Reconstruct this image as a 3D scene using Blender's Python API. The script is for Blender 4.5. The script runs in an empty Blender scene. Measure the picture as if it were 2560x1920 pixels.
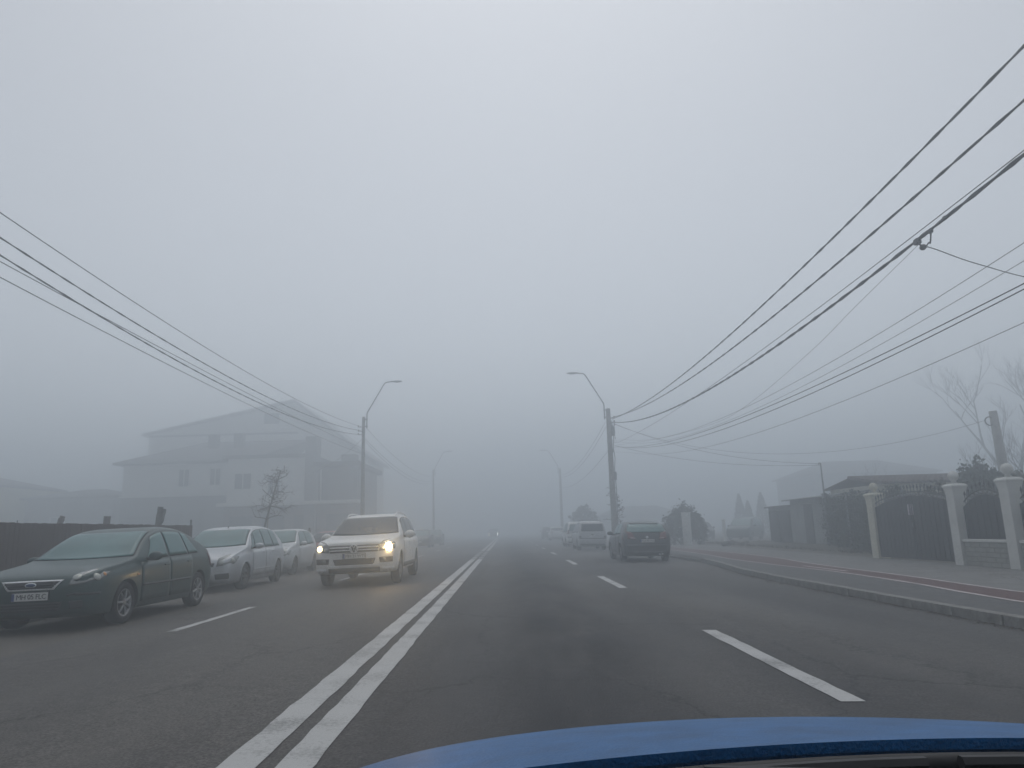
import bpy, bmesh, math, random
from mathutils import Vector, Matrix
from mathutils.bvhtree import BVHTree

# ------------------------------------------------------------------ camera, sky, sun, exposure
sc = bpy.context.scene
COL = sc.collection
R = math.radians
cam_d = bpy.data.cameras.new("camera")
cam = bpy.data.objects.new("camera", cam_d)
COL.objects.link(cam)
sc.camera = cam
cam_d.sensor_fit = 'HORIZONTAL'
cam_d.sensor_width = 36.0
cam_d.lens = 36.0 * 1800.0 / 2560.0
cam_d.clip_start = 0.02
cam_d.clip_end = 3000
_right = Vector((0.99954813, -0.00762242, -0.02907632))
_up = Vector((0.026983, -0.19872733, 0.9796833))
_fwd = Vector((0.01324582, 0.98002518, 0.19843185))
CAM_H = 1.15
cam.matrix_world = Matrix(((_right.x, _up.x, -_fwd.x, 0), (_right.y, _up.y, -_fwd.y, 0),
                           (_right.z, _up.z, -_fwd.z, CAM_H), (0, 0, 0, 1)))

SUN_EL, SUN_AZ = R(70), R(4)
world = bpy.data.worlds.new("World")
sc.world = world
world.use_nodes = True
wn = world.node_tree
for n in list(wn.nodes):
    wn.nodes.remove(n)
sky = wn.nodes.new("ShaderNodeTexSky")
sky.sky_type = 'NISHITA'
sky.sun_disc = False
sky.sun_elevation = SUN_EL
sky.sun_rotation = SUN_AZ
sky.altitude = 0
sky.air_density = 1.0
sky.dust_density = 1.6
sky.ozone_density = 1.0
hs = wn.nodes.new("ShaderNodeHueSaturation")
hs.inputs['Saturation'].default_value = 0.22
bg = wn.nodes.new("ShaderNodeBackground")
bg.inputs["Strength"].default_value = 0.15
wo = wn.nodes.new("ShaderNodeOutputWorld")
wn.links.new(sky.outputs[0], hs.inputs['Color'])
wn.links.new(hs.outputs[0], bg.inputs['Color'])
wn.links.new(bg.outputs[0], wo.inputs['Surface'])

sun_d = bpy.data.lights.new("sun", 'SUN')
sun_d.energy = 0.5
sun_d.angle = R(70)
sun_d.color = (1.0, 0.98, 0.95)
sun = bpy.data.objects.new("sun", sun_d)
COL.objects.link(sun)
sun.rotation_euler = (R(90) - SUN_EL, 0, math.pi - SUN_AZ)

sc.view_settings.view_transform = 'Standard'
sc.view_settings.look = 'None'
sc.view_settings.exposure = -0.29
sc.view_settings.gamma = 1.0
sc.view_settings.use_curve_mapping = False
sc.render.engine = 'CYCLES'
cy = sc.cycles
cy.use_denoising = True
try:
    cy.denoiser = 'OPENIMAGEDENOISE'
    cy.denoising_input_passes = 'RGB_ALBEDO_NORMAL'
except Exception:
    pass
cy.max_bounces = 8
cy.diffuse_bounces = 3
cy.glossy_bounces = 3
cy.transmission_bounces = 4
cy.volume_bounces = 4
cy.transparent_max_bounces = 8
cy.sample_clamp_indirect = 6.0
cy.use_adaptive_sampling = True
cy.adaptive_threshold = 0.01

HAZE_DENSITY = 0.0218
HAZE_TOP = 19.0
rnd = random.Random(7)

# ------------------------------------------------------------------ materials
MATS = {}


def mat(name, col, rough=0.6, metal=0.0, var=0.12, scale=6.0, bump=0.0, bscale=60.0, coat=0.0,
        col2=None, vscale=None, spec=0.5, emit=None, estr=0.0):
    """A principled surface whose colour wanders between two tones and whose relief is fine noise."""
    if name in MATS:
        return MATS[name]
    m = bpy.data.materials.new(name)
    m.use_nodes = True
    nt = m.node_tree
    b = nt.nodes["Principled BSDF"]
    tc = nt.nodes.new("ShaderNodeTexCoord")
    b.inputs['Roughness'].default_value = rough
    b.inputs['Metallic'].default_value = metal
    b.inputs['Specular IOR Level'].default_value = spec
    if coat:
        b.inputs['Coat Weight'].default_value = coat
        b.inputs['Coat Roughness'].default_value = 0.15
    nz = nt.nodes.new("ShaderNodeTexNoise")
    nz.inputs['Scale'].default_value = scale
    nz.inputs['Detail'].default_value = 6
    nz.inputs['Roughness'].default_value = 0.65
    src = tc.outputs['Object']
    if vscale:
        mp = nt.nodes.new("ShaderNodeMapping")
        mp.inputs['Scale'].default_value = vscale
        nt.links.new(src, mp.inputs[0])
        src = mp.outputs[0]
    nt.links.new(src, nz.inputs['Vector'])
    rp = nt.nodes.new("ShaderNodeValToRGB")
    c2 = col2 or tuple(min(1, c * (1 + var)) for c in col)
    c1 = col if col2 else tuple(c * (1 - var) for c in col)
    rp.color_ramp.elements[0].position = 0.32
    rp.color_ramp.elements[1].position = 0.68
    rp.color_ramp.elements[0].color = (*c1, 1)
    rp.color_ramp.elements[1].color = (*c2, 1)
    nt.links.new(nz.outputs['Fac'], rp.inputs[0])
    nt.links.new(rp.outputs[0], b.inputs['Base Color'])
    if bump:
        nb = nt.nodes.new("ShaderNodeTexNoise")
        nb.inputs['Scale'].default_value = bscale
        nb.inputs['Detail'].default_value = 4
        nt.links.new(tc.outputs['Object'], nb.inputs['Vector'])
        bp = nt.nodes.new("ShaderNodeBump")
        bp.inputs['Strength'].default_value = bump
        bp.inputs['Distance'].default_value = 0.02
        nt.links.new(nb.outputs['Fac'], bp.inputs['Height'])
        nt.links.new(bp.outputs[0], b.inputs['Normal'])
    if emit:
        b.inputs['Emission Color'].default_value = (*emit, 1)
        b.inputs['Emission Strength'].default_value = estr
    MATS[name] = m
    return m


def asphalt_material():
    m = bpy.data.materials.new("asphalt")
    m.use_nodes = True
    nt = m.node_tree
    L = nt.links.new
    b = nt.nodes["Principled BSDF"]
    tc = nt.nodes.new("ShaderNodeTexCoord")
    N = nt.nodes.new

    def noise(scale, detail=5, rough=0.6, vs=None):
        n = N("ShaderNodeTexNoise")
        n.inputs['Scale'].default_value = scale
        n.inputs['Detail'].default_value = detail
        n.inputs['Roughness'].default_value = rough
        if vs:
            mp = N("ShaderNodeMapping")
            mp.inputs['Scale'].default_value = vs
            L(tc.outputs['Object'], mp.inputs[0])
            L(mp.outputs[0], n.inputs['Vector'])
        else:
            L(tc.outputs['Object'], n.inputs['Vector'])
        return n

    def math_(op, a, c=None):
        n = N("ShaderNodeMath")
        n.operation = op
        for i, v in enumerate((a, c)):
            if v is None:
                continue
            if isinstance(v, (int, float)):
                n.inputs[i].default_value = v
            else:
                L(v, n.inputs[i])
        return n.outputs[0]

    def ramp(src, p0, c0, p1, c1):
        r = N("ShaderNodeValToRGB")
        r.color_ramp.elements[0].position = p0
        r.color_ramp.elements[1].position = p1
        r.color_ramp.elements[0].color = (*c0, 1)
        r.color_ramp.elements[1].color = (*c1, 1)
        L(src, r.inputs[0])
        return r.outputs[0]

    def mix(fac, a, c, mode='MIX'):
        n = N("ShaderNodeMixRGB")
        n.blend_type = mode
        if isinstance(fac, float):
            n.inputs[0].default_value = fac
        else:
            L(fac, n.inputs[0])
        L(a, n.inputs[1])
        if isinstance(c, tuple):
            n.inputs[2].default_value = (*c, 1)
        else:
            L(c, n.inputs[2])
        return n.outputs[0]
    big = noise(0.35, 4, 0.55, (1.0, 0.22, 1.0))
    base = ramp(big.outputs['Fac'], 0.3, (0.060, 0.059, 0.059), 0.7, (0.090, 0.087, 0.084))
    grain = noise(55, 3, 0.7)
    g = ramp(grain.outputs['Fac'], 0.36, (0.40, 0.40, 0.40), 0.66, (1.75, 1.72, 1.68))
    col = mix(0.85, base, g, 'MULTIPLY')
    mid = noise(9, 5, 0.7)
    col = mix(0.6, col, ramp(mid.outputs['Fac'], 0.3, (0.66, 0.66, 0.67), 0.7, (1.35, 1.33, 1.3)), 'MULTIPLY')
    # pale stone chips
    vor = N("ShaderNodeTexVoronoi")
    vor.inputs['Scale'].default_value = 42
    L(tc.outputs['Object'], vor.inputs['Vector'])
    chip = ramp(vor.outputs['Distance'], 0.10, (1, 1, 1), 0.22, (0, 0, 0))
    sel = noise(24, 2)
    chipf = math_('MULTIPLY', math_('GREATER_THAN', sel.outputs['Fac'], 0.60), math_('MULTIPLY', chip, 0.45))
    col = mix(chipf, col, (0.16, 0.155, 0.15))
    # oil track along the middle of the lane, and wheel polish
    sx = N("ShaderNodeSeparateXYZ")
    L(tc.outputs['Object'], sx.inputs[0])
    wob = noise(0.5, 3, 0.6, (0.4, 0.5, 1))
    xs = math_('ADD', sx.outputs['X'], math_('MULTIPLY', math_('SUBTRACT', wob.outputs['Fac'], 0.5), 0.9))
    dd = math_('ABSOLUTE', math_('SUBTRACT', xs, 0.62))
    strip = ramp(dd, 0.22, (1, 1, 1), 0.95, (0, 0, 0))
    blot = noise(0.8, 4, 0.6, (1.2, 0.35, 1))
    stripf = math_('MULTIPLY', strip, ramp(blot.outputs['Fac'], 0.36, (0.25, 0.25, 0.25), 0.58, (1, 1, 1)))
    col = mix(stripf, col, (0.017, 0.017, 0.019))
    # polished pale wheel tracks
    for xt in (-0.35, 1.62, -2.3, -3.9, 3.3):
        dt = math_('ABSOLUTE', math_('SUBTRACT', xs, xt))
        tr_ = math_('MULTIPLY', ramp(dt, 0.10, (1, 1, 1), 0.42, (0, 0, 0)), ramp(blot.outputs['Fac'], 0.4, (0.35, 0.35, 0.35), 0.65, (0.0, 0.0, 0.0)))
        col = mix(tr_, col, (0.105, 0.101, 0.097))
    # repair patches and hairline cracks
    vp = N('ShaderNodeTexVoronoi')
    vp.feature = 'DISTANCE_TO_EDGE'
    vp.inputs['Scale'].default_value = 0.55
    mpv = N('ShaderNodeMapping')
    mpv.inputs['Scale'].default_value = (1.0, 0.5, 1.0)
    nv = noise(1.3, 5, 0.7)
    va = N('ShaderNodeVectorMath')
    va.operation = 'ADD'
    L(tc.outputs['Object'], va.inputs[0])
    L(nv.outputs['Color'], va.inputs[1])
    L(va.outputs[0], mpv.inputs[0])
    L(mpv.outputs[0], vp.inputs['Vector'])
    crack = ramp(vp.outputs['Distance'], 0.003, (1, 1, 1), 0.012, (0, 0, 0))
    area = noise(0.16, 2, 0.5)
    col = mix(math_('MULTIPLY', crack, ramp(area.outputs['Fac'], 0.42, (0, 0, 0), 0.52, (0.85, 0.85, 0.85))), col, (0.02, 0.02, 0.02))
    damp = noise(0.22, 4, 0.6, (1.4, 0.3, 1))
    col = mix(0.75, col, ramp(damp.outputs['Fac'], 0.40, (0.58, 0.58, 0.60), 0.60, (1.30, 1.28, 1.25)), 'MULTIPLY')
    # dark wandering tar seam beside the double line
    wob2 = noise(0.35, 5, 0.7, (0.0, 1.0, 1))
    xs2 = math_('ADD', sx.outputs['X'], math_('MULTIPLY', math_('SUBTRACT', wob2.outputs['Fac'], 0.5), 0.55))
    d2 = math_('ABSOLUTE', math_('SUBTRACT', xs2, -0.72))
    seam = ramp(d2, 0.02, (1, 1, 1), 0.09, (0, 0, 0))
    col = mix(math_('MULTIPLY', seam, ramp(big.outputs['Fac'], 0.42, (0, 0, 0), 0.6, (0.8, 0.8, 0.8))), col, (0.028, 0.028, 0.028))
    # dusty brown margin beside the parked cars
    dl = math_('ABSOLUTE', math_('SUBTRACT', xs, -6.6))
    dust = math_('MULTIPLY', ramp(dl, 0.9, (1, 1, 1), 2.6, (0, 0, 0)), 0.45)
    col = mix(dust, col, (0.125, 0.108, 0.088))
    L(col, b.inputs['Base Color'])
    rr = ramp(big.outputs['Fac'], 0.3, (0.62, 0.62, 0.62), 0.75, (0.82, 0.82, 0.82))
    L(rr, b.inputs['Roughness'])
    b.inputs['Specular IOR Level'].default_value = 0.35
    bp = N("ShaderNodeBump")
    bp.inputs['Strength'].default_value = 0.75
    bp.inputs['Distance'].default_value = 0.012
    L(grain.outputs['Fac'], bp.inputs['Height'])
    L(bp.outputs[0], b.inputs['Normal'])
    return m


def paint_material(name, col, rough=0.7):
    """Worn road paint: off-white with asphalt grain showing through chips."""
    m = bpy.data.materials.new(name)
    m.use_nodes = True
    nt = m.node_tree
    L = nt.links.new
    b = nt.nodes["Principled BSDF"]
    tc = nt.nodes.new("ShaderNodeTexCoord")
    n1 = nt.nodes.new("ShaderNodeTexNoise")
    n1.inputs['Scale'].default_value = 34
    n1.inputs['Detail'].default_value = 6
    n1.inputs['Roughness'].default_value = 0.75
    n2 = nt.nodes.new("ShaderNodeTexNoise")
    n2.inputs['Scale'].default_value = 1.7
    n2.inputs['Detail'].default_value = 5
    ad = nt.nodes.new("ShaderNodeMath")
    ad.operation = 'ADD'
    L(tc.outputs['Object'], n1.inputs['Vector'])
    L(tc.outputs['Object'], n2.inputs['Vector'])
    L(n1.outputs['Fac'], ad.inputs[0])
    L(n2.outputs['Fac'], ad.inputs[1])
    r = nt.nodes.new("ShaderNodeValToRGB")
    e = r.color_ramp.elements
    e[0].position, e[1].position = 0.36, 0.50
    e[0].color = (*[c * 0.45 for c in col], 1)
    e[1].color = (*col, 1)
    mp = nt.nodes.new("ShaderNodeMath")
    mp.operation = 'MULTIPLY'
    mp.inputs[1].default_value = 0.5
    L(ad.outputs[0], mp.inputs[0])
    L(mp.outputs[0], r.inputs[0])
    L(r.outputs[0], b.inputs['Base Color'])
    b.inputs['Roughness'].default_value = rough
    bp = nt.nodes.new("ShaderNodeBump")
    bp.inputs['Strength'].default_value = 0.5
    bp.inputs['Distance'].default_value = 0.008
    L(n1.outputs['Fac'], bp.inputs['Height'])
    L(bp.outputs[0], b.inputs['Normal'])
    MATS[name] = m
    return m


# ------------------------------------------------------------------ mesh helpers
def link_mesh(name, verts, faces, material, parent=None, smooth=False, mats=None, fmat=None):
    me = bpy.data.meshes.new(name)
    me.from_pydata([tuple(v) for v in verts], [], faces)
    for m in ([material] if mats is None else mats):
        me.materials.append(m)
    if fmat:
        me.polygons.foreach_set('material_index', fmat)
    if smooth:
        me.polygons.foreach_set('use_smooth', [True] * len(me.polygons))
    me.update()
    o = bpy.data.objects.new(name, me)
    COL.objects.link(o)
    if parent:
        o.parent = parent
    return o


class MB:
    def __init__(self):
        self.v = []
        self.f = []

    def box(self, x0, x1, y0, y1, z0, z1, bev=0.0):
        b = min(bev, (x1 - x0) * .45, (y1 - y0) * .45, (z1 - z0) * .45)
        if b <= 0:
            n = len(self.v)
            self.v += [(x0, y0, z0), (x1, y0, z0), (x1, y1, z0), (x0, y1, z0), (x0, y0, z1), (x1, y0, z1), (x1, y1, z1), (x0, y1, z1)]
            self.f += [tuple(n + i for i in q) for q in ((3, 2, 1, 0), (4, 5, 6, 7), (0, 1, 5, 4), (1, 2, 6, 5), (2, 3, 7, 6), (3, 0, 4, 7))]
            return self
        bm = bmesh.new()
        bmesh.ops.create_cube(bm, size=1)
        for v in bm.verts:
            v.co = Vector(((x0 + x1) / 2 + v.co.x * (x1 - x0), (y0 + y1) / 2 + v.co.y * (y1 - y0), (z0 + z1) / 2 + v.co.z * (z1 - z0)))
        bmesh.ops.bevel(bm, geom=bm.edges[:], offset=b, segments=2, profile=0.5, affect='EDGES')
        self.bm(bm)
        return self

    def bm(self, bm, M=None):
        n = len(self.v)
        bm.verts.index_update()
        for v in bm.verts:
            self.v.append(tuple(M @ v.co if M else v.co))
        for f in bm.faces:
            self.f.append(tuple(n + v.index for v in f.verts))
        bm.free()

    def tube(self, pts, rad, n=8, cap=True, flat=1.0):
        pts = [Vector(p) for p in pts]
        if isinstance(rad, (int, float)):
            rad = [rad] * len(pts)
        base = len(self.v)
        prev = None
        for i, p in enumerate(pts):
            d = (pts[min(i + 1, len(pts) - 1)] - pts[max(i - 1, 0)])
            d = d.normalized() if d.length > 1e-9 else Vector((0, 0, 1))
            if prev is None:
                a = Vector((0, 0, 1)) if abs(d.z) < 0.9 else Vector((1, 0, 0))
                u = d.cross(a).normalized()
            else:
                u = (prev - d * prev.dot(d))
                u = u.normalized() if u.length > 1e-6 else d.orthogonal().normalized()
            prev = u
            w = d.cross(u)
            for k in range(n):
                t = 2 * math.pi * k / n
                self.v.append(tuple(p + (u * math.cos(t) + w * math.sin(t) * flat) * rad[i]))
        for i in range(len(pts) - 1):
            for k in range(n):
                a, b2 = base + i * n + k, base + i * n + (k + 1) % n
                self.f.append((a, b2, b2 + n, a + n))
        if cap:
            self.f.append(tuple(base + k for k in reversed(range(n))))
            e = base + (len(pts) - 1) * n
            self.f.append(tuple(e + k for k in range(n)))
        return self

    def lathe(self, prof, n=24, axis='z', c=(0, 0, 0), closed=False):
        """prof: list of (radius, height along axis)."""
        base = len(self.v)
        for r, h in prof:
            for k in range(n):
                t = 2 * math.pi * k / n
                a, b2 = r * math.cos(t), r * math.sin(t)
                p = {'z': (a, b2, h), 'y': (a, h, b2), 'x': (h, a, b2)}[axis]
                self.v.append((p[0] + c[0], p[1] + c[1], p[2] + c[2]))
        m = len(prof)
        for i in range(m if closed else m - 1):
            j = (i + 1) % m
            for k in range(n):
                q = (base + i * n + k, base + i * n + (k + 1) % n, base + j * n + (k + 1) % n, base + j * n + k)
                self.f.append(q if axis != 'y' else q[::-1])
        return self

    def ell(self, c, r, nu=14, nv=9):
        base = len(self.v)
        for i in range(nv + 1):
            p = math.pi * i / nv
            for k in range(nu):
                t = 2 * math.pi * k / nu
                self.v.append((c[0] + r[0] * math.sin(p) * math.cos(t), c[1] + r[1] * math.sin(p) * math.sin(t), c[2] + r[2] * math.cos(p)))
        for i in range(nv):
            for k in range(nu):
                self.f.append((base + i * nu + k, base + (i + 1) * nu + k, base + (i + 1) * nu + (k + 1) % nu, base + i * nu + (k + 1) % nu))
        return self

    def poly_prism(self, pts, lo, hi, axis='y'):
        """extrude a 2-D outline; axis y: pts are (x,z); axis z: (x,y); axis x: (y,z)."""
        n = len(self.v)
        k = len(pts)
        for h in (lo, hi):
            for a, b2 in pts:
                self.v.append({'y': (a, h, b2), 'z': (a, b2, h), 'x': (h, a, b2)}[axis])
        self.f.append(tuple(n + i for i in range(k)))
        self.f.append(tuple(n + k + i for i in reversed(range(k))))
        for i in range(k):
            j = (i + 1) % k
            self.f.append((n + i, n + k + i, n + k + j, n + j))
        return self

    def build(self, name, material, parent=None, smooth=False):
        o = link_mesh(name, self.v, self.f, material, parent, smooth)
        bm = bmesh.new()
        bm.from_mesh(o.data)
        bmesh.ops.recalc_face_normals(bm, faces=bm.faces)
        bm.to_mesh(o.data)
        bm.free()
        return o


def tag(o, label=None, cat=None, group=None, kind=None):
    if label:
        o['label'] = label
    if cat:
        o['category'] = cat
    if group:
        o['group'] = group
    if kind:
        o['kind'] = kind
    return o


def empty(name, loc=(0, 0, 0), rz=0.0, label=None, cat=None, group=None, kind=None):
    o = bpy.data.objects.new(name, None)
    o.empty_display_size = 0.2
    COL.objects.link(o)
    o.location = loc
    o.rotation_euler = (0, 0, rz)
    return tag(o, label, cat, group, kind)


def copy_obj(src, parent, loc=None, rot=None, scale=None):
    c = src.copy()
    COL.objects.link(c)
    c.parent = parent
    if loc is not None:
        c.location = loc
    if rot is not None:
        c.rotation_euler = rot
    if scale is not None:
        c.scale = scale
    return c


def copy_tree(o, parent=None):
    c = o.copy()
    COL.objects.link(c)
    c.parent = parent
    for ch in list(o.children):
        copy_tree(ch, c)
    return c


def text_mesh(name, body, size, material, parent, M, extrude=0.002, spacing=1.0):
    cu = bpy.data.curves.new(name, 'FONT')
    cu.body = body
    cu.size = size
    cu.extrude = extrude
    cu.align_x = 'CENTER'
    cu.align_y = 'CENTER'
    cu.space_character = spacing
    cu.resolution_u = 3
    t = bpy.data.objects.new(name, cu)
    COL.objects.link(t)
    dg = bpy.context.evaluated_depsgraph_get()
    me = bpy.data.meshes.new_from_object(t.evaluated_get(dg))
    bpy.data.objects.remove(t)
    bpy.data.curves.remove(cu)
    me.transform(M)
    me.materials.clear()
    me.materials.append(material)
    me.name = name
    o = bpy.data.objects.new(name, me)
    COL.objects.link(o)
    o.parent = parent
    return o


def pchip(xs, ys):
    n = len(xs)
    h = [xs[i + 1] - xs[i] for i in range(n - 1)]
    d = [(ys[i + 1] - ys[i]) / h[i] for i in range(n - 1)]
    m = [0.0] * n
    m[0], m[-1] = d[0], d[-1]
    for i in range(1, n - 1):
        if d[i - 1] * d[i] > 0:
            w1, w2 = 2 * h[i] + h[i - 1], h[i] + 2 * h[i - 1]
            m[i] = (w1 + w2) / (w1 / d[i - 1] + w2 / d[i])

    def fn(x):
        x = max(xs[0], min(xs[-1], x))
        i = 0
        while i < n - 2 and x > xs[i + 1]:
            i += 1
        t = (x - xs[i]) / h[i]
        return ((2 * t ** 3 - 3 * t * t + 1) * ys[i] + (t ** 3 - 2 * t * t + t) * h[i] * m[i] +
                (-2 * t ** 3 + 3 * t * t) * ys[i + 1] + (t ** 3 - t * t) * h[i] * m[i + 1])
    return fn


def catmull(pts, per=6):
    P = [Vector(p) for p in pts]
    out = []
    for i in range(len(P) - 1):
        a, b, c, d = P[max(i - 1, 0)], P[i], P[i + 1], P[min(i + 2, len(P) - 1)]
        for k in range(per):
            t = k / per
            out.append(0.5 * ((2 * b) + (c - a) * t + (2 * a - 5 * b + 4 * c - d) * t * t + (3 * b - a - 3 * c + d) * t ** 3))
    out.append(P[-1])
    return out


def lerp(a, b, t):
    return a + (b - a) * t


# ------------------------------------------------------------------ the ground, road and pavements
XC = -1.36          # crown of the road under the double line
KR, KL = 6.0, -8.0  # kerb lines


def gz(x):
    if x > KR:
        return -.03 - .01 * (min(x, 60) - KR)
    if x < KL:
        return -.015
    return -.02 * abs(x - XC)


def kerb_x(y):
    return KERB(y)


KERB = pchip([-30, 14, 18.5, 22, 26, 30, 36, 60, 320], [5.97, 5.99, 6.12, 6.5, 6.86, 6.86, 6.5, 6.35, 6.35])
M_asph = asphalt_material()
M_white_paint = paint_material("road_paint_white", (0.47, 0.47, 0.46))
M_lane_paint = paint_material("cycle_edge_paint", (0.52, 0.46, 0.46))
M_ground = mat("earth", (0.075, 0.068, 0.055), 0.95, var=.3, scale=0.8, bump=.6, bscale=9, col2=(0.115, 0.105, 0.082))
M_pave = mat("pavement_asphalt", (0.085, 0.085, 0.086), 0.9, scale=3.0, bump=.5, bscale=70, col2=(0.120, 0.118, 0.115))
M_pave2 = mat("pavement_light", (0.14, 0.139, 0.135), 0.9, scale=1.4, bump=.5, bscale=60, col2=(0.20, 0.197, 0.19))
M_red = mat("cycle_lane_red", (0.092, 0.050, 0.048), 0.9, scale=4.0, bump=.4, bscale=80, col2=(0.125, 0.074, 0.070))
M_kerb = mat("kerb_concrete", (0.15, 0.145, 0.138), 0.9, scale=5, bump=.7, bscale=30, col2=(0.28, 0.275, 0.26))


def strip(name, left, right, ys, material, parent=None, zoff=0.0, hfun=gz, nx=2):
    """sheet between two curves x=left(y), x=right(y)."""
    v, f = [], []
    for y in ys:
        a, b = left(y), right(y)
        for k in range(nx + 1):
            x = lerp(a, b, k / nx)
            v.append((x, y, hfun(x) + zoff))
    w = nx + 1
    for i in range(len(ys) - 1):
        for k in range(nx):
            f.append((i * w + k, i * w + k + 1, (i + 1) * w + k + 1, (i + 1) * w + k))
    return link_mesh(name, v, f, material, parent)


def frange(a, b, s):
    n = max(1, int(round((b - a) / s)))
    return [a + (b - a) * i / n for i in range(n + 1)]


def build_ground():
    xs = [-360, -200, -120, -80, -60, -45, -36, -30, -26, -22, -19, -16.5, -14.5, -13, -11.8, -10.8, -9.9, -9.2, -8.6, -8.15, -8.05,
          -5, 0, 4, 5.9, 7.4, 8.0, 9, 10, 11, 11.7, 12.2, 12.8, 13.4, 14, 15, 16, 17.5, 19, 21, 24, 28, 33, 40, 55, 80, 130, 220, 360]
    ys = [-60, -20, 0] + frange(4, 64, 1.5) + [70, 78, 88, 100, 120, 150, 200, 280, 360]
    rg = random.Random(3)
    v, f = [], []
    for y in ys:
        for x in xs:
            if -8.1 <= x <= 7.5:
                z = -0.45
            elif x < 0:
                z = -0.035 + (0.05 * rg.random() if x < -10 else 0)
            else:
                z = gz(x) - 0.02
                if x > 12.3 and y > 24.5:
                    z += 0.10 * rg.random() + 0.24 * max(0, 1 - ((x - 13.9) / 1.3) ** 2) * (1 if 28 < y < 41 else .25)
                elif x > 13:
                    z += .05 * rg.random()
            v.append((x, y, z))
    w = len(xs)
    for i in range(len(ys) - 1):
        for k in range(w - 1):
            f.append((i * w + k, i * w + k + 1, (i + 1) * w + k + 1, (i + 1) * w + k))
    o = link_mesh("ground", v, f, M_ground, smooth=True)
    tag(o, "dark trampled earth of the yards and verges on both sides", kind='structure')


build_ground()
road = strip("road", lambda y: -8.05, lambda y: 7.3, frange(-30, 340, 10), M_asph, nx=2, hfun=lambda x: -.02 * abs(x - XC))
# put the crown on a mesh edge
rv = road.data.vertices
for i in range(0, len(rv), 3):
    rv[i + 1].co.x = XC
    rv[i + 1].co.z = 0.0
tag(road, "grey asphalt road with worn double white line", kind='structure')


def mark(name, x0, x1, y0, y1, skew=0.0, z=0.005, m=None, seg=4.0):
    if y0 < 30:
        seg = .22
    ys = frange(y0, y1, min(seg, max(.2, (y1 - y0) / 2)))
    v, f = [], []
    for i, y in enumerate(ys):
        for x in (x0, x1):
            xx = x + (rnd.gauss(0, .0045) if y0 < 30 else 0)
            v.append((xx, y + (skew if x == x1 else 0), gz(xx) + z))
    for i in range(len(ys) - 1):
        f.append((2 * i, 2 * i + 1, 2 * i + 3, 2 * i + 2))
    return link_mesh(name, v, f, m or M_white_paint, road)


for xa, xb in ((-1.52, -1.31), (-1.21, -1.02)):
    mark("centre_line", xa, xb, -12, 30.6)
    for k in range(4):
        mark("centre_dash", xa, xb, 31.6 + k * 2.6, 32.7 + k * 2.6)
    mark("centre_line", xa, xb, 42.6, 170)
for y0, y1 in ((-7, -3), (5.25, 8.85), (15.1, 18.9), (25.3, 29.0), (35.4, 39.2), (45.5, 49.2), (55.5, 59.2), (65.5, 69.2), (75.5, 79)):
    mark("lane_dash", 2.26, 2.43, y0, y1)
for y0, y1 in ((10.2, 13.4), (20.2, 23.4), (29.0, 32.2), (37.5, 40.3), (47.5, 50.5), (57, 60), (67, 70)):
    mark("lane_dash", -4.62, -4.48, y0, y1)

# right pavement: dark asphalt walk, red cycle lane with pale edge lines, lighter walk to the gates
cyl_in = pchip([-30, 10.33, 14.46, 17.9, 21.0, 24.5, 29.3, 34.9, 45, 120], [6.95, 7.14, 7.62, 7.78, 7.62, 7.62, 7.95, 8.15, 8.2, 8.2])
cyl_out = pchip([-30, 11.66, 15.7, 19.2, 22.2, 25.3, 30, 34, 45, 120], [7.9, 8.12, 8.47, 8.62, 8.85, 9.3, 9.45, 9.42, 9.3, 9.3])
pave_ys = frange(-30, 60, 1.5) + frange(64, 200, 8)
pavement = strip("pavement", lambda y: kerb_x(y) + .1, lambda y: 12.05, pave_ys, M_pave, nx=6)
tag(pavement, "dark grey asphalt pavement between kerb and gate wall", kind='structure')
strip("cycle_lane", cyl_in, cyl_out, pave_ys, M_red, pavement, zoff=.004, nx=3)
strip("edge_line", lambda y: cyl_in(y) - .045, lambda y: cyl_in(y) + .045, pave_ys, M_lane_paint, pavement, zoff=.008, nx=1)
strip("edge_line", lambda y: cyl_out(y) - .04, lambda y: cyl_out(y) + .04, pave_ys, M_lane_paint, pavement, zoff=.008, nx=1)
strip("lane_mark", lambda y: 8.02, lambda y: 8.12, frange(17.6, 20.2, .6), M_lane_paint, pavement, zoff=.0095, nx=1)
strip("walk", lambda y: cyl_out(y) + .05, lambda y: 12.0, pave_ys, M_pave2, pavement, zoff=.0045, nx=4)


def kerb_stone_mesh(name, length):
    mb = MB()
    mb.box(-.075, .075, 0.004, length - .008, -.30, 0.0, 0.014)
    me_o = mb.build(name, M_kerb)
    return me_o


kerb = empty("kerb", (0, 0, 0), kind='structure', label="concrete kerb stones edging the right pavement")
stone0 = kerb_stone_mesh("kerb_stone", 1.0)
stone0.parent = kerb
yy = 2.0
first = True
while yy < 110:
    x0, x1 = kerb_x(yy), kerb_x(yy + 1.0)
    o = stone0 if first else copy_obj(stone0, kerb)
    first = False
    dip = -.05 if 25.5 < yy < 31 else 0
    o.location = (x0 + .02 + rnd.uniform(-.008, .008), yy, -.022 + dip + rnd.uniform(-.006, .006))
    o.rotation_euler = (0, 0, -math.atan2(x1 - x0, 1.0))
    yy += 1.0
lp = strip("pavement_left", lambda y: -10.2, lambda y: KL - .1, frange(-20, 200, 8), M_pave2, zoff=.004, nx=2, hfun=lambda x: -.015)
tag(lp, "narrow pavement behind the parked cars on the left", kind='structure')
kerbl = empty("kerb_left", (0, 0, 0), kind='structure', label="concrete kerb stones behind the cars on the left")
for i in range(60):
    o = copy_obj(stone0, kerbl, (KL - .05 + rnd.uniform(-.006, .006), 6 + i * 1.0, -.008), (0, 0, 0))

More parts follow.
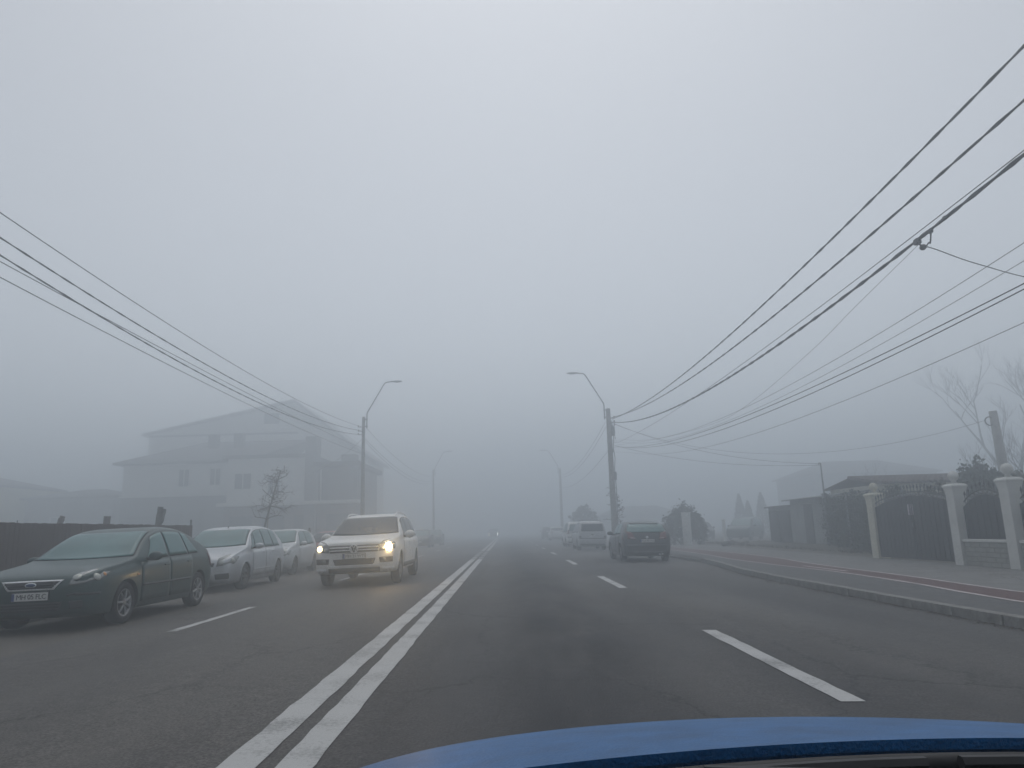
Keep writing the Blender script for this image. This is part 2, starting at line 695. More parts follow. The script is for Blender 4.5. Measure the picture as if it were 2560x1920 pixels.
# ------------------------------------------------------------------ cars
M_rub = mat("tyre_rubber", (0.018, 0.018, 0.019), 0.85, var=.25, scale=20, bump=.2, bscale=90)
M_black = mat("black_plastic", (0.014, 0.014, 0.016), 0.55, var=.2, scale=15)
M_trim = mat("dark_trim", (0.03, 0.031, 0.034), 0.5, var=.2, scale=15)
M_rim = mat("alloy_rim", (0.27, 0.275, 0.28), 0.42, 0.7, var=.15, scale=12)
M_steelrim = mat("steel_rim", (0.075, 0.077, 0.08), 0.5, 0.3, var=.2, scale=12)
M_chrome = mat("chrome", (0.80, 0.81, 0.82), 0.30, 0.35, var=.04, scale=5)
M_plate = mat("plate_white", (0.62, 0.62, 0.60), 0.5, var=.05, scale=20)
M_blue = mat("plate_blue", (0.02, 0.05, 0.22), 0.5, var=.05)
M_ink = mat("plate_ink", (0.01, 0.01, 0.01), 0.6, var=.05)
M_tail = mat("tail_red", (0.115, 0.009, 0.014), 0.25, var=.2, scale=18, coat=.6)
M_tailw = mat("tail_clear", (0.42, 0.36, 0.36), 0.25, var=.15, scale=18, coat=.6)
M_lens = mat("lamp_lens", (0.24, 0.25, 0.245), 0.2, 0.35, var=.25, scale=14, coat=.7)
M_refl = mat("lamp_reflector", (0.42, 0.43, 0.40), 0.30, 0.6, var=.05)
M_amber = mat("amber_lens", (0.55, 0.22, 0.04), 0.3, var=.1, coat=.5)
M_glass = mat("dewy_glass", (0.050, 0.150, 0.152), 0.28, var=.22, scale=2.2, bump=.06, bscale=180, coat=.25)
M_glass_d = mat("dark_glass", (0.008, 0.024, 0.042), 0.10, var=.25, scale=2.0, spec=.32)
M_low_on = mat("lit_headlamp", (1, .9, .7), 0.3, emit=(1.0, 0.66, 0.30), estr=160.0)
M_low_on2 = mat("lit_headlamp_soft", (1, .9, .7), 0.3, emit=(1.0, 0.70, 0.38), estr=7.0)
M_white_on = mat("lit_headlamp_white", (1, 1, 1), 0.3, emit=(0.9, 0.97, 1.0), estr=14.0)


def paint(name, col, rough=0.42, metal=0.25):
    new = name not in MATS
    m = mat(name, col, rough, metal, var=.10, scale=1.6, bump=.03, bscale=220, coat=.25)
    if not new:
        return m
    # road grime thickening towards the sills
    nt = m.node_tree
    L = nt.links.new
    b = nt.nodes["Principled BSDF"]
    old = b.inputs['Base Color'].links[0].from_socket
    tc = nt.nodes.new("ShaderNodeTexCoord")
    sx = nt.nodes.new("ShaderNodeSeparateXYZ")
    L(tc.outputs['Object'], sx.inputs[0])
    nz = nt.nodes.new("ShaderNodeTexNoise")
    nz.inputs['Scale'].default_value = 5.0
    nz.inputs['Detail'].default_value = 7
    L(tc.outputs['Object'], nz.inputs['Vector'])
    ma = nt.nodes.new("ShaderNodeMath")
    ma.operation = 'MULTIPLY_ADD'
    ma.inputs[1].default_value = 0.5
    L(nz.outputs['Fac'], ma.inputs[0])
    L(sx.outputs['Z'], ma.inputs[2])
    rp = nt.nodes.new("ShaderNodeValToRGB")
    rp.color_ramp.elements[0].position = 0.45
    rp.color_ramp.elements[0].color = (.45, .45, .45, 1)
    rp.color_ramp.elements[1].position = 0.72
    rp.color_ramp.elements[1].color = (0, 0, 0, 1)
    L(ma.outputs[0], rp.inputs[0])
    mx = nt.nodes.new("ShaderNodeMixRGB")
    L(rp.outputs[0], mx.inputs[0])
    L(old, mx.inputs[1])
    mx.inputs[2].default_value = (.060, .060, .058, 1)
    L(mx.outputs[0], b.inputs['Base Color'])
    return m


WHEELS = {}


def wheel_meshes(r, style):
    key = (round(r, 3), style)
    if key in WHEELS:
        return WHEELS[key]
    tw = 0.205
    rr = r * 0.66
    mb = MB()
    h = tw / 2
    prof = [(rr - .012, -h * .8), (rr + .012, -h * .92), (r - .045, -h), (r - .012, -h * .86), (r, -h * .60), (r, h * .60), (r - .012, h * .86),
            (r - .045, h), (rr + .012, h * .92), (rr - .012, h * .8)]
    mb.lathe(prof, 32, 'y', closed=True)
    ty = mb.build("wheel", M_rub, smooth=True)
    mb = MB()
    # dish + spokes, outer face towards +y
    mb.lathe([(rr, h * .86), (rr - .02, h * .82), (rr - .035, h * .45), (rr * .9, h * .1), (.0, h * .1)], 32, 'y')
    ri = mb.build("rim", M_rim if style != 'steel' else M_steelrim, smooth=True)
    mb = MB()
    mb.lathe([(rr - .036, h * .2), (0.001, h * .2)], 24, 'y')
    shade = mb.build("rim_shade", M_black)  # flat black disc stands in for the shade behind the spokes
    n = {'five': 5, 'seven': 7, 'steel': 9}[style]
    mb = MB()
    for k in range(n):
        t = 2 * math.pi * k / n
        for off in ((-.035, .035) if style == 'five' else (0,)):
            a = Vector((math.cos(t + off * 2.2) * .05, h * .72, math.sin(t + off * 2.2) * .05))
            b = Vector((math.cos(t + off * 3) * (rr - .02), h * .70, math.sin(t + off * 3) * (rr - .02)))
            mb.tube([a, lerp(a, b, .5) + Vector((0, .012, 0)), b], [.026, .02, .021] if style != 'steel' else [.03, .034, .03], 6)
    mb.lathe([(.065, h * .6), (.06, h * .86), (.03, h * .92), (.001, h * .92)], 16, 'y')
    sp = mb.build("spokes", M_rim if style != 'steel' else M_steelrim, smooth=False)
    res = (ty, ri, shade, sp)
    for o in res:
        COL.objects.unlink(o)
    WHEELS[key] = res
    return res


class Car:
    def __init__(self, name, label, S):
        self.S = S
        self.root = empty(name, (0, 0, 0), 0, label, 'car', S.get('group'))
        st = S['st']
        xs = [p[0] for p in st]
        self.L = xs[-1]
        self.zt = pchip(xs, [p[1] for p in st])
        self.zs = pchip(xs, [p[2] for p in st])
        self.zb = pchip(xs, [p[3] for p in st])
        self.w = pchip(xs, [p[4] for p in st])
        self.tum = S.get('tum', .42)
        self.body()

    def X(self, s):
        return self.L / 2 - s

    def half(self, s):
        """half width of the roof rail at s"""
        hg = self.zt(s) - self.zs(s)
        return .955 * self.w(s) - self.tum * hg

    def section(self, s):
        zt, zs, zb, w = self.zt(s), self.zs(s), self.zb(s), self.w(s)
        hg = zt - zs
        t = self.tum
        sh = .955 * w
        crown = min(.035, hg * .4)
        ctl = [(0, zb), (.55 * w, zb), (.86 * w, zb + .01), (.955 * w, zb + .05), (.992 * w, zb + .35 * (zs - zb)), (w, zb + .62 * (zs - zb)),
               (.99 * w, zb + .88 * (zs - zb)), (sh, zs), (sh - t * hg * .48 + .006, zs + .5 * hg),
               (sh - t * hg * .86, zs + .86 * hg - crown * .3), (sh - t * hg - .07, zs + .985 * hg - crown * .35), (.45 * sh, zt - crown * .1), (0, zt)]
        return [(p.x, p.y) for p in catmull([(a, b, 0) for a, b in ctl], 3)]

    def body(self):
        S = self.S
        n = S.get('res', 84)
        # denser stations at both ends
        ss = sorted(set([0, .012, .03, .06, .10, .15] + [round(self.L * i / n, 4) for i in range(n + 1)] + [self.L - .10, self.L - .06, self.L - .03, self.L - .012]))
        V, Fc = [], []
        ring = None
        for s in ss:
            hp = self.section(s)
            full = hp + [(-y, z) for y, z in hp[-2:0:-1]]
            ring = len(full)
            for y, z in full:
                V.append((self.X(s), y, z))
        for i in range(len(ss) - 1):
            for k in range(ring):
                a, b = i * ring + k, i * ring + (k + 1) % ring
                Fc.append((a, b, b + ring, a + ring))
        Fc.append(tuple(range(ring - 1, -1, -1)))
        e = (len(ss) - 1) * ring
        Fc.append(tuple(e + k for k in range(ring)))
        self.bvh = BVHTree.FromPolygons([Vector(v) for v in V], Fc)
        o = link_mesh("body", V, Fc, S['paint'], self.root)
        o.data.materials.append(M_black)
        bm = bmesh.new()
        bm.from_mesh(o.data)
        bmesh.ops.recalc_face_normals(bm, faces=bm.faces)
        bm.to_mesh(o.data)
        bm.free()
        # wheel arches
        r = S['wr']
        cut = MB()
        W2 = max(self.w(s) for s in ss)
        for s in S['axles']:
            for sd in (1, -1):
                y0, y1 = sd * (W2 - .27), sd * (W2 + .2)
                prof = [(0.0005, min(y0, y1)), (r + .045, min(y0, y1)), (r + .045, max(y0, y1)), (0.0005, max(y0, y1))]
                cut.lathe(prof, 36, 'y', (self.X(s), 0, r - .005))
        c = cut.build("cutter", M_black)
        bm = bmesh.new()
        bm.from_mesh(c.data)
        bmesh.ops.remove_doubles(bm, verts=bm.verts, dist=.002)
        bmesh.ops.recalc_face_normals(bm, faces=bm.faces)
        bm.to_mesh(c.data)
        bm.free()
        if S.get('arches', True):
            md = o.modifiers.new("arches", 'BOOLEAN')
            md.operation = 'DIFFERENCE'
            md.object = c
            md.solver = 'EXACT'
            md.material_mode = 'TRANSFER'
            dg = bpy.context.evaluated_depsgraph_get()
            me = bpy.data.meshes.new_from_object(o.evaluated_get(dg))
            o.modifiers.clear()
            o.data = me
            o.data.name = "body"
        bpy.data.objects.remove(c)
        o.data.polygons.foreach_set('use_smooth', [True] * len(o.data.polygons))
        o.data.set_sharp_from_angle(angle=R(38))
        self.body_o = o
        for s in S['axles']:
            for sd in (1, -1):
                ty, ri, shd, sp = wheel_meshes(r, S.get('rim', 'seven'))
                w = copy_obj(ty, self.root, (self.X(s), sd * (W2 - .125), r), (0, rnd.uniform(0, 6), 0 if sd > 0 else math.pi))
                a = copy_obj(ri, w)
                copy_obj(shd, w)
                copy_obj(sp, w)

    # ---- patches laid on the body
    def patch(self, name, fn, nu, nv, off, material, parent=None, skirt=.02):
        pts, nrm = [], []
        for j in range(nv + 1):
            for i in range(nu + 1):
                o, d = fn(i / nu, j / nv)
                o = Vector(o)
                if d is not None:
                    d = Vector(d).normalized()
                    loc, nn, ix, ds = self.bvh.ray_cast(o, d)
                else:
                    loc = None
                if loc is None:
                    loc, nn, ix, ds = self.bvh.find_nearest(o)
                if nn.dot(loc - Vector((0, 0, .7))) < 0:
                    nn = -nn
                pts.append(loc)
                nrm.append(nn)
        W = nu + 1
        # smooth the normals a little so neighbouring patches stay parallel
        V = [p + n * off for p, n in zip(pts, nrm)]
        Fc = []
        for j in range(nv):
            for i in range(nu):
                a = j * W + i
                Fc.append((a, a + 1, a + 1 + W, a + W))
        bd = list(range(0, W)) + [j * W + nu for j in range(1, nv + 1)] + [nv * W + i for i in range(nu - 1, -1, -1)] + [j * W for j in range(nv - 1, 0, -1)]
        b0 = len(V)
        for k in bd:
            V.append(pts[k] - nrm[k] * skirt)
        m = len(bd)
        for k in range(m):
            Fc.append((bd[k], b0 + k, b0 + (k + 1) % m, bd[(k + 1) % m]))
        o = link_mesh(name, V, Fc, material, parent or self.root)
        bm = bmesh.new()
        bm.from_mesh(o.data)
        bmesh.ops.recalc_face_normals(bm, faces=bm.faces)
        bm.to_mesh(o.data)
        bm.free()
        for k, p in enumerate(o.data.polygons):
            p.use_smooth = k < nu * nv
        return o

    def quad(self, name, c, off, material, parent=None, nu=10, nv=6, mirror=False):
        """bilinear patch from four (s, y, z) corners: bottom-inner, bottom-outer, top-outer, top-inner; snapped to the body."""
        P = [Vector((self.X(s), y, z)) for s, y, z in c]
        res = []
        for sd in ((1, -1) if mirror else (1,)):
            def fn(u, v):
                p = lerp(lerp(P[0], P[1], u), lerp(P[3], P[2], u), v)
                return Vector((p.x, p.y * sd, p.z)), None
            res.append(self.patch(name, fn, nu, nv, off, material, parent))
        return res

    def side_window(self, s0b, s1b, s0t, s1t, gm=None, lo=.035, hi=.82, name="side_window", grow=.022):
        for sd in (1, -1):
            def mk(g):
                def fn(u, v):
                    s = lerp(lerp(s0b - g, s0t - g, v), lerp(s1b + g, s1t + g, v), u)
                    zb = self.zs(s) + lo - g
                    zt = self.zs(s) + hi * (self.zt(s) - self.zs(s)) + g * .6
                    if zt < zb + .004:
                        zt = zb + .004
                    return (self.X(s), sd * 2.0, lerp(zb, zt, v)), (0, -sd, 0)
                return fn
            sw = self.patch(name, mk(0), 14, 8, .007, gm or self.S['glass'])
            self.patch("window_seal", mk(grow), 14, 8, .003, M_black, sw)

    def windscreen(self, sb, st, gm=None, bow=.10, name="windscreen", inset=.045, grow=.022):
        def mk(g):
            def fn(u, v):
                q = u * 2 - 1
                s = lerp(sb - g, st + g, v)
                s2 = s - (bow * (1 - q * q) if sb < st else -bow * (1 - q * q)) * (1 - .6 * v)
                hw = self.half(s) - inset + g
                return (self.X(s2), q * hw, 3.0), (0, 0, -1)
            return fn
        g0 = grow if sb < st else -grow
        w = self.patch(name, mk(0), 18, 12, .007, gm or self.S['glass'])
        self.patch("screen_seal", mk(g0), 18, 12, .003, M_black, w)
        return w

    def back_window(self, z0, z1, yb, yt, gm=None, name="rear_window"):
        def mk(g):
            def fn(u, v):
                q = u * 2 - 1
                return (-self.L, q * (lerp(yb, yt, v) + g), lerp(z0 - g, z1 + g, v)), (1, 0, 0)
            return fn
        w = self.patch(name, mk(0), 16, 8, .007, gm or self.S['glass'])
        self.patch("window_seal", mk(.02), 16, 8, .003, M_black, w)
        return w

    def doors(self, spans, zlo=.12, zhi=.012):
        for s0, s1 in spans:
            for sd in (1, -1):
                def mk(g):
                    def fn(u, v):
                        s = lerp(s0 - g, s1 + g, u)
                        z = lerp(self.zb(s) + zlo - g, self.zs(s) - zhi + g, v)
                        return (self.X(s), sd * 2.0, z), (0, -sd, 0)
                    return fn
                d = self.patch("door", mk(0), 12, 8, .0045, self.S['paint'])
                self.patch("door_gap", mk(.006), 12, 8, .002, M_black, d)
                # handle near the rear edge
                s = s1 - .16
                z = self.zs(s) - .11
                loc, nn, _, _ = self.bvh.ray_cast(Vector((self.X(s), sd * 2, z)), Vector((0, -sd, 0)))
                mb = MB()
                mb.box(loc.x - .09, loc.x + .09, loc.y - .012 + sd * .02, loc.y + .012 + sd * .02, z - .014, z + .014, .01)
                mb.build("handle", self.S.get('handle', self.S['paint']), d)

    def mirrors(self, s, z, m=None, out=.10, sz=(.075, .115, .075)):
        for sd in (1, -1):
            loc, nn, _, _ = self.bvh.ray_cast(Vector((self.X(s), sd * 2, z)), Vector((0, -sd, 0)))
            mb = MB()
            cy_ = loc.y + sd * (out + .05)
            mb.ell((loc.x, cy_, z + .02), sz, 16, 10)
            for i, v in enumerate(mb.v):      # flat glass face towards the rear
                if v[0] < loc.x - .03:
                    mb.v[i] = (loc.x - .03, v[1], v[2])
            k = mb.build("mirror", m or self.S['paint'], self.root, True)
            mb = MB()
            mb.tube([(loc.x + .01, loc.y - sd * .02, z - .02), (loc.x, cy_, z - .03)], [.028, .02], 8)
            mb.build("mirror_arm", M_black, k)

    def plate(self, front, z, text, yoff=0.0, lean=0.0):
        sgn = 1 if front else -1
        loc, nn, _, _ = self.bvh.ray_cast(Vector((sgn * 5, yoff, z)), Vector((-sgn, 0, 0)))
        x = loc.x + sgn * .016
        mb = MB()
        mb.box(x - .007, x + .007, yoff - .26, yoff + .26, z - .056, z + .056, .004)
        p = mb.build("number_plate", M_plate, self.root)
        mb = MB()
        mb.box(x - .02, x - sgn * .0005 + .0, yoff - .272, yoff + .272, z - .068, z + .068, .004) if front else mb.box(x, x + .02, yoff - .272, yoff + .272, z - .068, z + .068, .004)
        mb.build("plate_holder", M_black, p)
        mb = MB()
        yb = yoff - sgn * .238
        xa, xb = sorted((x + sgn * .004, x + sgn * .0095))
        mb.box(xa, xb, yb - .02, yb + .02, z - .052, z + .052)
        mb.build("country_strip", M_blue, p)
        M = Matrix(((0, 0, sgn, x + sgn * .0085), (sgn, 0, 0, yoff + sgn * .025), (0, 1, 0, z - .002), (0, 0, 0, 1)))
        text_mesh("lettering", text, .098, M_ink, p, M, .002, .92)
        return p

    def place(self, x, y, heading, z=None):
        """heading 'in' faces the camera, 'out' drives away; or an angle in degrees of the nose direction"""
        a = {'in': -90, 'out': 90}.get(heading, heading)
        self.root.location = (x, y, gz(x) if z is None else z)
        roll = 0.0
        if z is None and KL < x < KR:
            roll = math.atan(.02) * (-1 if x < XC else 1)
        # tilt with the camber of the road
        q = Matrix.Rotation(roll, 4, 'Y') @ Matrix.Rotation(R(a), 4, 'Z')
        self.root.rotation_euler = q.to_euler()
        return self


def lamp_bowl(car, s, y, z, r, m, parent=None, out=.012, ex=1.0):
    """round reflector bowl sitting on the lamp glass"""
    for sd in ((1, -1) if y else (1,)):
        loc, nn, _, _ = car.bvh.find_nearest(Vector((car.X(s), y * sd, z)))
        if nn.x < 0 and s < 1:
            nn = -nn
        mb = MB()
        mb.ell((0, 0, 0), (r, r * ex, r * .35), 16, 8)
        q = Vector((0, 0, 1)).rotation_difference(nn).to_matrix().to_4x4()
        Mx = Matrix.Translation(loc + nn * out) @ q
        mb.v = [tuple(Mx @ Vector(v)) for v in mb.v]
        mb.build("lamp_reflector", m, parent or car.root, True)


def arch_lip(car):
    """rounded wheel-arch flares following the cut-outs"""
    r = car.S['wr'] + .05
    for s in car.S['axles']:
        for sd in (1, -1):
            pts = []
            for k in range(19):
                t = math.pi * (k / 18.0)
                z = car.S['wr'] + math.sin(t) * r
                x = car.X(s) + math.cos(t) * r
                loc, nn, _, _ = car.bvh.ray_cast(Vector((x, sd * 2, max(z, car.zb(s) + .05))), Vector((0, -sd, 0)))
                if loc is None:
                    continue
                pts.append((x, loc.y - sd * .006, z))
            if len(pts) > 3:
                mb = MB()
                mb.tube(pts, .018, 6)
                mb.build("arch_lip", car.S.get('lip', car.S['paint']), car.root, True)


def wipers(car, s, z, spans):
    for (y0, y1) in spans:
        pts = []
        for k in range(7):
            y = lerp(y0, y1, k / 6)
            ss = s + .05 + .10 * (1 - k / 6) * 0 + abs(y) * .06
            loc, nn, _, _ = car.bvh.ray_cast(Vector((car.X(ss), y, 3)), Vector((0, 0, -1)))
            pts.append(loc + nn * .02)
        mb = MB()
        mb.tube(pts, .012, 5)
        mb.build("wiper", M_black, car.root)


# ---- dark green saloon, nearest on the left -------------------------------------------------
def saloon_stations():
    return [(0, .66, .52, .34, .60), (.03, .73, .60, .27, .71), (.10, .79, .68, .22, .80), (.25, .845, .755, .19, .865), (.50, .90, .81, .18, .90),
            (.85, .95, .855, .18, .915), (1.15, .995, .895, .18, .92), (1.24, 1.02, .905, .18, .92), (1.62, 1.245, .92, .18, .92), (1.98, 1.41, .935, .18, .92),
            (2.25, 1.475, .945, .18, .92), (2.65, 1.495, .955, .18, .92), (3.05, 1.465, .965, .18, .918), (3.45, 1.36, .975, .18, .912), (3.78, 1.225, .98, .19, .90), (4.02, 1.09, .975, .21, .885), (4.16, 1.01, .93, .24, .86), (4.27, .90, .80, .29, .82), (4.34, .74, .64, .36, .74)]


def make_saloon(name, label, pnt, glass, detail=True, group=None, plate=None, handle=None):
    S = dict(st=saloon_stations(), wr=.315, axles=(.90, 3.54), paint=pnt, glass=glass, rim='seven', group=group, handle=handle or pnt)
    if not detail:
        S['res'] = 44
    c = Car(name, label, S)
    c.windscreen(1.27, 2.02)
    c.windscreen(3.98, 3.40, name="rear_window", bow=.05)
    c.side_window(1.56, 2.30, 1.90, 2.32)
    c.side_window(2.38, 3.08, 2.38, 3.00)
    c.side_window(3.13, 3.52, 3.05, 3.22)
    c.doors([(1.34, 2.33), (2.345, 3.22)])
    c.mirrors(1.58, .97)
    # grille with bright frame, lamps, lower intake
    fr = c.quad("grille_frame", [(0, -.33, .60), (0, .33, .60), (0.03, .45, .735), (0.03, -.45, .735)], .010, M_chrome, nu=16)[0]
    c.quad("grille_mesh", [(0, -.305, .625), (0, .305, .625), (0.03, .405, .712), (0.03, -.405, .712)], .014, M_black, fr, nu=16)
    for zz in (.645, .668, .691):
        yy_ = .31 + (zz - .625) * 1.1
        c.quad("grille_bar", [(0, -yy_, zz - .004), (0, yy_, zz - .004), (0.02, yy_, zz + .004), (0.02, -yy_, zz + .004)], .02, M_trim, fr, nu=12, nv=1)
    loc, nn, _, _ = c.bvh.ray_cast(Vector((5, 0, .675)), Vector((-1, 0, 0)))
    mb = MB()
    mb.ell((loc.x + .02, 0, .675), (.012, .085, .034), 20, 8)
    em = mb.build("oval_badge", M_chrome, c.root, True)
    mb = MB()
    mb.ell((loc.x + .027, 0, .675), (.010, .072, .025), 20, 8)
    mb.build("badge_field", mat("badge_blue", (.03, .06, .16), .3, var=.05), em, True)
    if detail:
        h1 = c.quad("headlight", [(.06, .53, .635), (.24, .80, .675), (.50, .865, .80), (.16, .58, .755)], .012, M_lens, mirror=True, nu=12, nv=8)
        lamp_bowl(c, .12, .615, .685, .062, M_refl)
        lamp_bowl(c, .24, .745, .715, .058, M_refl)
        lamp_bowl(c, .36, .825, .76, .03, M_amber)
        it = c.quad("lower_intake", [(0, -.42, .30), (0, .42, .30), (0, .46, .43), (0, -.46, .43)], .010, M_black, nu=14)[0]
        for zz in (.335, .375, .41):
            c.quad("intake_bar", [(0, -.42, zz - .006), (0, .42, zz - .006), (0, .43, zz + .006), (0, -.43, zz + .006)], .018, M_trim, it, nu=10, nv=1)
        c.quad("fog_lamp", [(.04, .56, .33), (.10, .70, .34), (.10, .70, .44), (.04, .56, .43)], .010, M_trim, mirror=True)
        c.plate(True, .515, plate or "MH 05 FLC")
        c.quad("bumper_strip", [(.08, .52, .50), (.26, .80, .50), (.26, .80, .53), (.08, .52, .53)], .010, M_trim, mirror=True, nv=2)
        wipers(c, 1.20, 1.0, ((-.62, -.02), (-.05, .55)))
        for s0, s1 in ((1.36, 3.16),):
            for sd in (1, -1):
                def fn(u, v, sd=sd):
                    s = lerp(s0, s1, u)
                    return (c.X(s), sd * 2, .53 + .035 * v), (0, -sd, 0)
                c.patch("rub_strip", fn, 20, 1, .012, M_trim)
        mb = MB()
        for sd in (1, -1):
            loc, nn, _, _ = c.bvh.ray_cast(Vector((c.X(1.22), sd * 2, .72)), Vector((0, -sd, 0)))
            mb = MB()
            mb.box(loc.x - .035, loc.x + .035, loc.y - .012, loc.y + .012, .705, .735, .008)
            mb.build("side_repeater", M_amber, c.root)
    else:
        c.quad("headlight", [(.06, .53, .635), (.24, .80, .675), (.50, .865, .80), (.16, .58, .755)], .012, M_lens, mirror=True)
        c.plate(True, .515, plate or "MH 07 RAD")
    c.quad("tail_light", [(4.24, .62, .72), (4.10, .84, .72), (3.96, .86, .96), (4.14, .64, .94)], .010, M_tail, mirror=True)
    return c


# ---- silver people carrier -------------------------------------------------------------------
def make_mpv():
    st = [(0, .66, .54, .34, .62), (.03, .74, .62, .27, .74), (.10, .80, .70, .22, .82), (.25, .87, .78, .19, .875), (.50, .94, .85, .18, .90), (.80, 1.0, .905, .18, .91),
          (1.02, 1.05, .94, .18, .913), (1.10, 1.085, .945, .18, .913), (1.55, 1.36, .96, .18, .913), (1.85, 1.50, .97, .18, .913), (2.15, 1.56, .98, .18, .913),
          (2.6, 1.585, .985, .18, .913), (3.1, 1.56, .99, .18, .91), (3.6, 1.48, 1.0, .19, .90), (3.9, 1.36, 1.0, .20, .88), (4.12, 1.16, .98, .24, .86), (4.25, 1.0, .90, .30, .82), (4.33, .84, .74, .38, .72)]
    P = paint("paint_silver", (0.52, 0.535, 0.55), .36, .45)
    c = Car("silver_people_carrier", "silver people carrier parked directly behind the dark green hatchback", dict(st=st, wr=.315, axles=(.88, 3.52), paint=P, glass=M_glass, rim='steel', tum=.36, group='cars parked along the left kerb'))
    c.windscreen(1.14, 1.84)
    c.windscreen(4.02, 3.66, name="rear_window", bow=.04)
    c.side_window(1.34, 1.60, 1.66, 1.70, name="quarter_window")
    c.side_window(1.66, 2.34, 1.76, 2.30)
    c.side_window(2.42, 3.12, 2.38, 3.02)
    c.side_window(3.18, 3.70, 3.08, 3.50)
    c.doors([(1.36, 2.37), (2.385, 3.18)])
    c.mirrors(1.52, 1.02)
    c.quad("headlight", [(.06, .50, .60), (.20, .78, .64), (.46, .865, .81), (.14, .52, .72)], .012, M_lens, mirror=True, nu=12, nv=8)
    lamp_bowl(c, .12, .60, .66, .055, M_refl)
    lamp_bowl(c, .22, .745, .70, .052, M_refl)
    c.quad("grille", [(0, -.42, .60), (0, .42, .60), (.02, .45, .68), (.02, -.45, .68)], .010, M_black, nu=16)
    it = c.quad("lower_intake", [(0, -.34, .30), (0, .34, .30), (0, .36, .42), (0, -.36, .42)], .010, M_black, nu=14)[0]
    c.quad("fog_grille", [(.03, .48, .31), (.10, .74, .32), (.10, .74, .44), (.03, .46, .42)], .010, M_black, mirror=True)
    c.plate(True, .50, "MH 08 DAN")
    wipers(c, 1.06, 1.0, ((-.62, -.02), (-.05, .55)))
    for sd in (1, -1):
        def fn(u, v, sd=sd):
            s = lerp(1.38, 3.12, u)
            return (c.X(s), sd * 2, .44 + .03 * v), (0, -sd, 0)
        c.patch("rub_strip", fn, 16, 1, .010, P)
    arch_lip(c)
    mb = MB()
    mb.tube([(c.X(2.0), 0, c.zt(2.0) - .01), (c.X(2.05), 0, c.zt(2.0) + .05)], [.02, .008], 6)
    mb.build("aerial", M_black, c.root)
    return c


# ---- small three-door hatchback ----------------------------------------------------------------
def hatch_stations(L=3.83, H=1.54, w=.83):
    k = L / 3.83
    q = H / 1.54
    b = [(0, .68, .56, .34, .70), (.03, .76, .64, .27, .84), (.10, .83, .72, .22, .91), (.25, .90, .80, .19, .96), (.5, .965, .865, .18, .985), (.80, 1.02, .91, .18, .995),
         (.95, 1.06, .93, .18, 1), (1.02, 1.10, .935, .18, 1), (1.40, 1.36, .95, .18, 1), (1.65, 1.48, .955, .18, 1), (1.95, 1.53, .96, .18, 1), (2.4, 1.54, .965, .18, 1),
         (2.9, 1.51, .98, .18, .995), (3.25, 1.44, .99, .19, .985), (3.45, 1.36, .99, .20, .97), (3.62, 1.18, .97, .23, .95), (3.74, 1.0, .90, .28, .92), (3.83, .80, .70, .36, .84)]
    return [(a * k, z * q, s * q, zb, ww * w) for a, z, s, zb, ww in b]


def make_small_hatch(name, label, pnt, glass=None, group=None, L=3.83, H=1.54, w=.83, detail=True, plate="MH 06 VLA", far=False):
    S = dict(st=hatch_stations(L, H, w), wr=.30, axles=(.72 * L / 3.83, 3.17 * L / 3.83), paint=pnt, glass=glass or M_glass, rim='steel', tum=.34, group=group)
    if far:
        S['res'] = 44
    c = Car(name, label, S)
    k = L / 3.83
    q = H / 1.54
    c.windscreen(1.05 * k, 1.66 * k)
    c.windscreen(3.62 * k, 3.36 * k, name="rear_window", bow=.03)
    c.side_window(1.30 * k, 2.22 * k, 1.58 * k, 2.16 * k)
    c.side_window(2.30 * k, 3.16 * k, 2.24 * k, 2.98 * k)
    c.doors([(1.18 * k, 2.26 * k)])
    c.mirrors(1.34 * k, 1.0 * q)
    c.quad("headlight", [(.05, .46 * w / .83, .62 * q), (.16, .70 * w / .83, .66 * q), (.36, .77 * w / .83, .82 * q), (.12, .52 * w / .83, .80 * q)], .012, M_lens, mirror=True, nu=10)
    lamp_bowl(c, .14, .60 * w / .83, .73 * q, .07, M_refl)
    c.quad("grille", [(0, -.36, .61 * q), (0, .36, .61 * q), (.02, .38, .68 * q), (.02, -.38, .68 * q)], .010, M_black, nu=12)
    c.quad("lower_intake", [(0, -.40, .30), (0, .40, .30), (0, .42, .42), (0, -.42, .42)], .010, M_black, nu=12)
    c.quad("tail_light", [(L - .06, .50 * w / .83, .80 * q), (L - .2, .76 * w / .83, .80 * q), (L - .3, .77 * w / .83, 1.0 * q), (L - .16, .56 * w / .83, 1.0 * q)], .010, M_tail, mirror=True)
    c.plate(True, .50, plate)
    if not far:
        arch_lip(c)
    return c


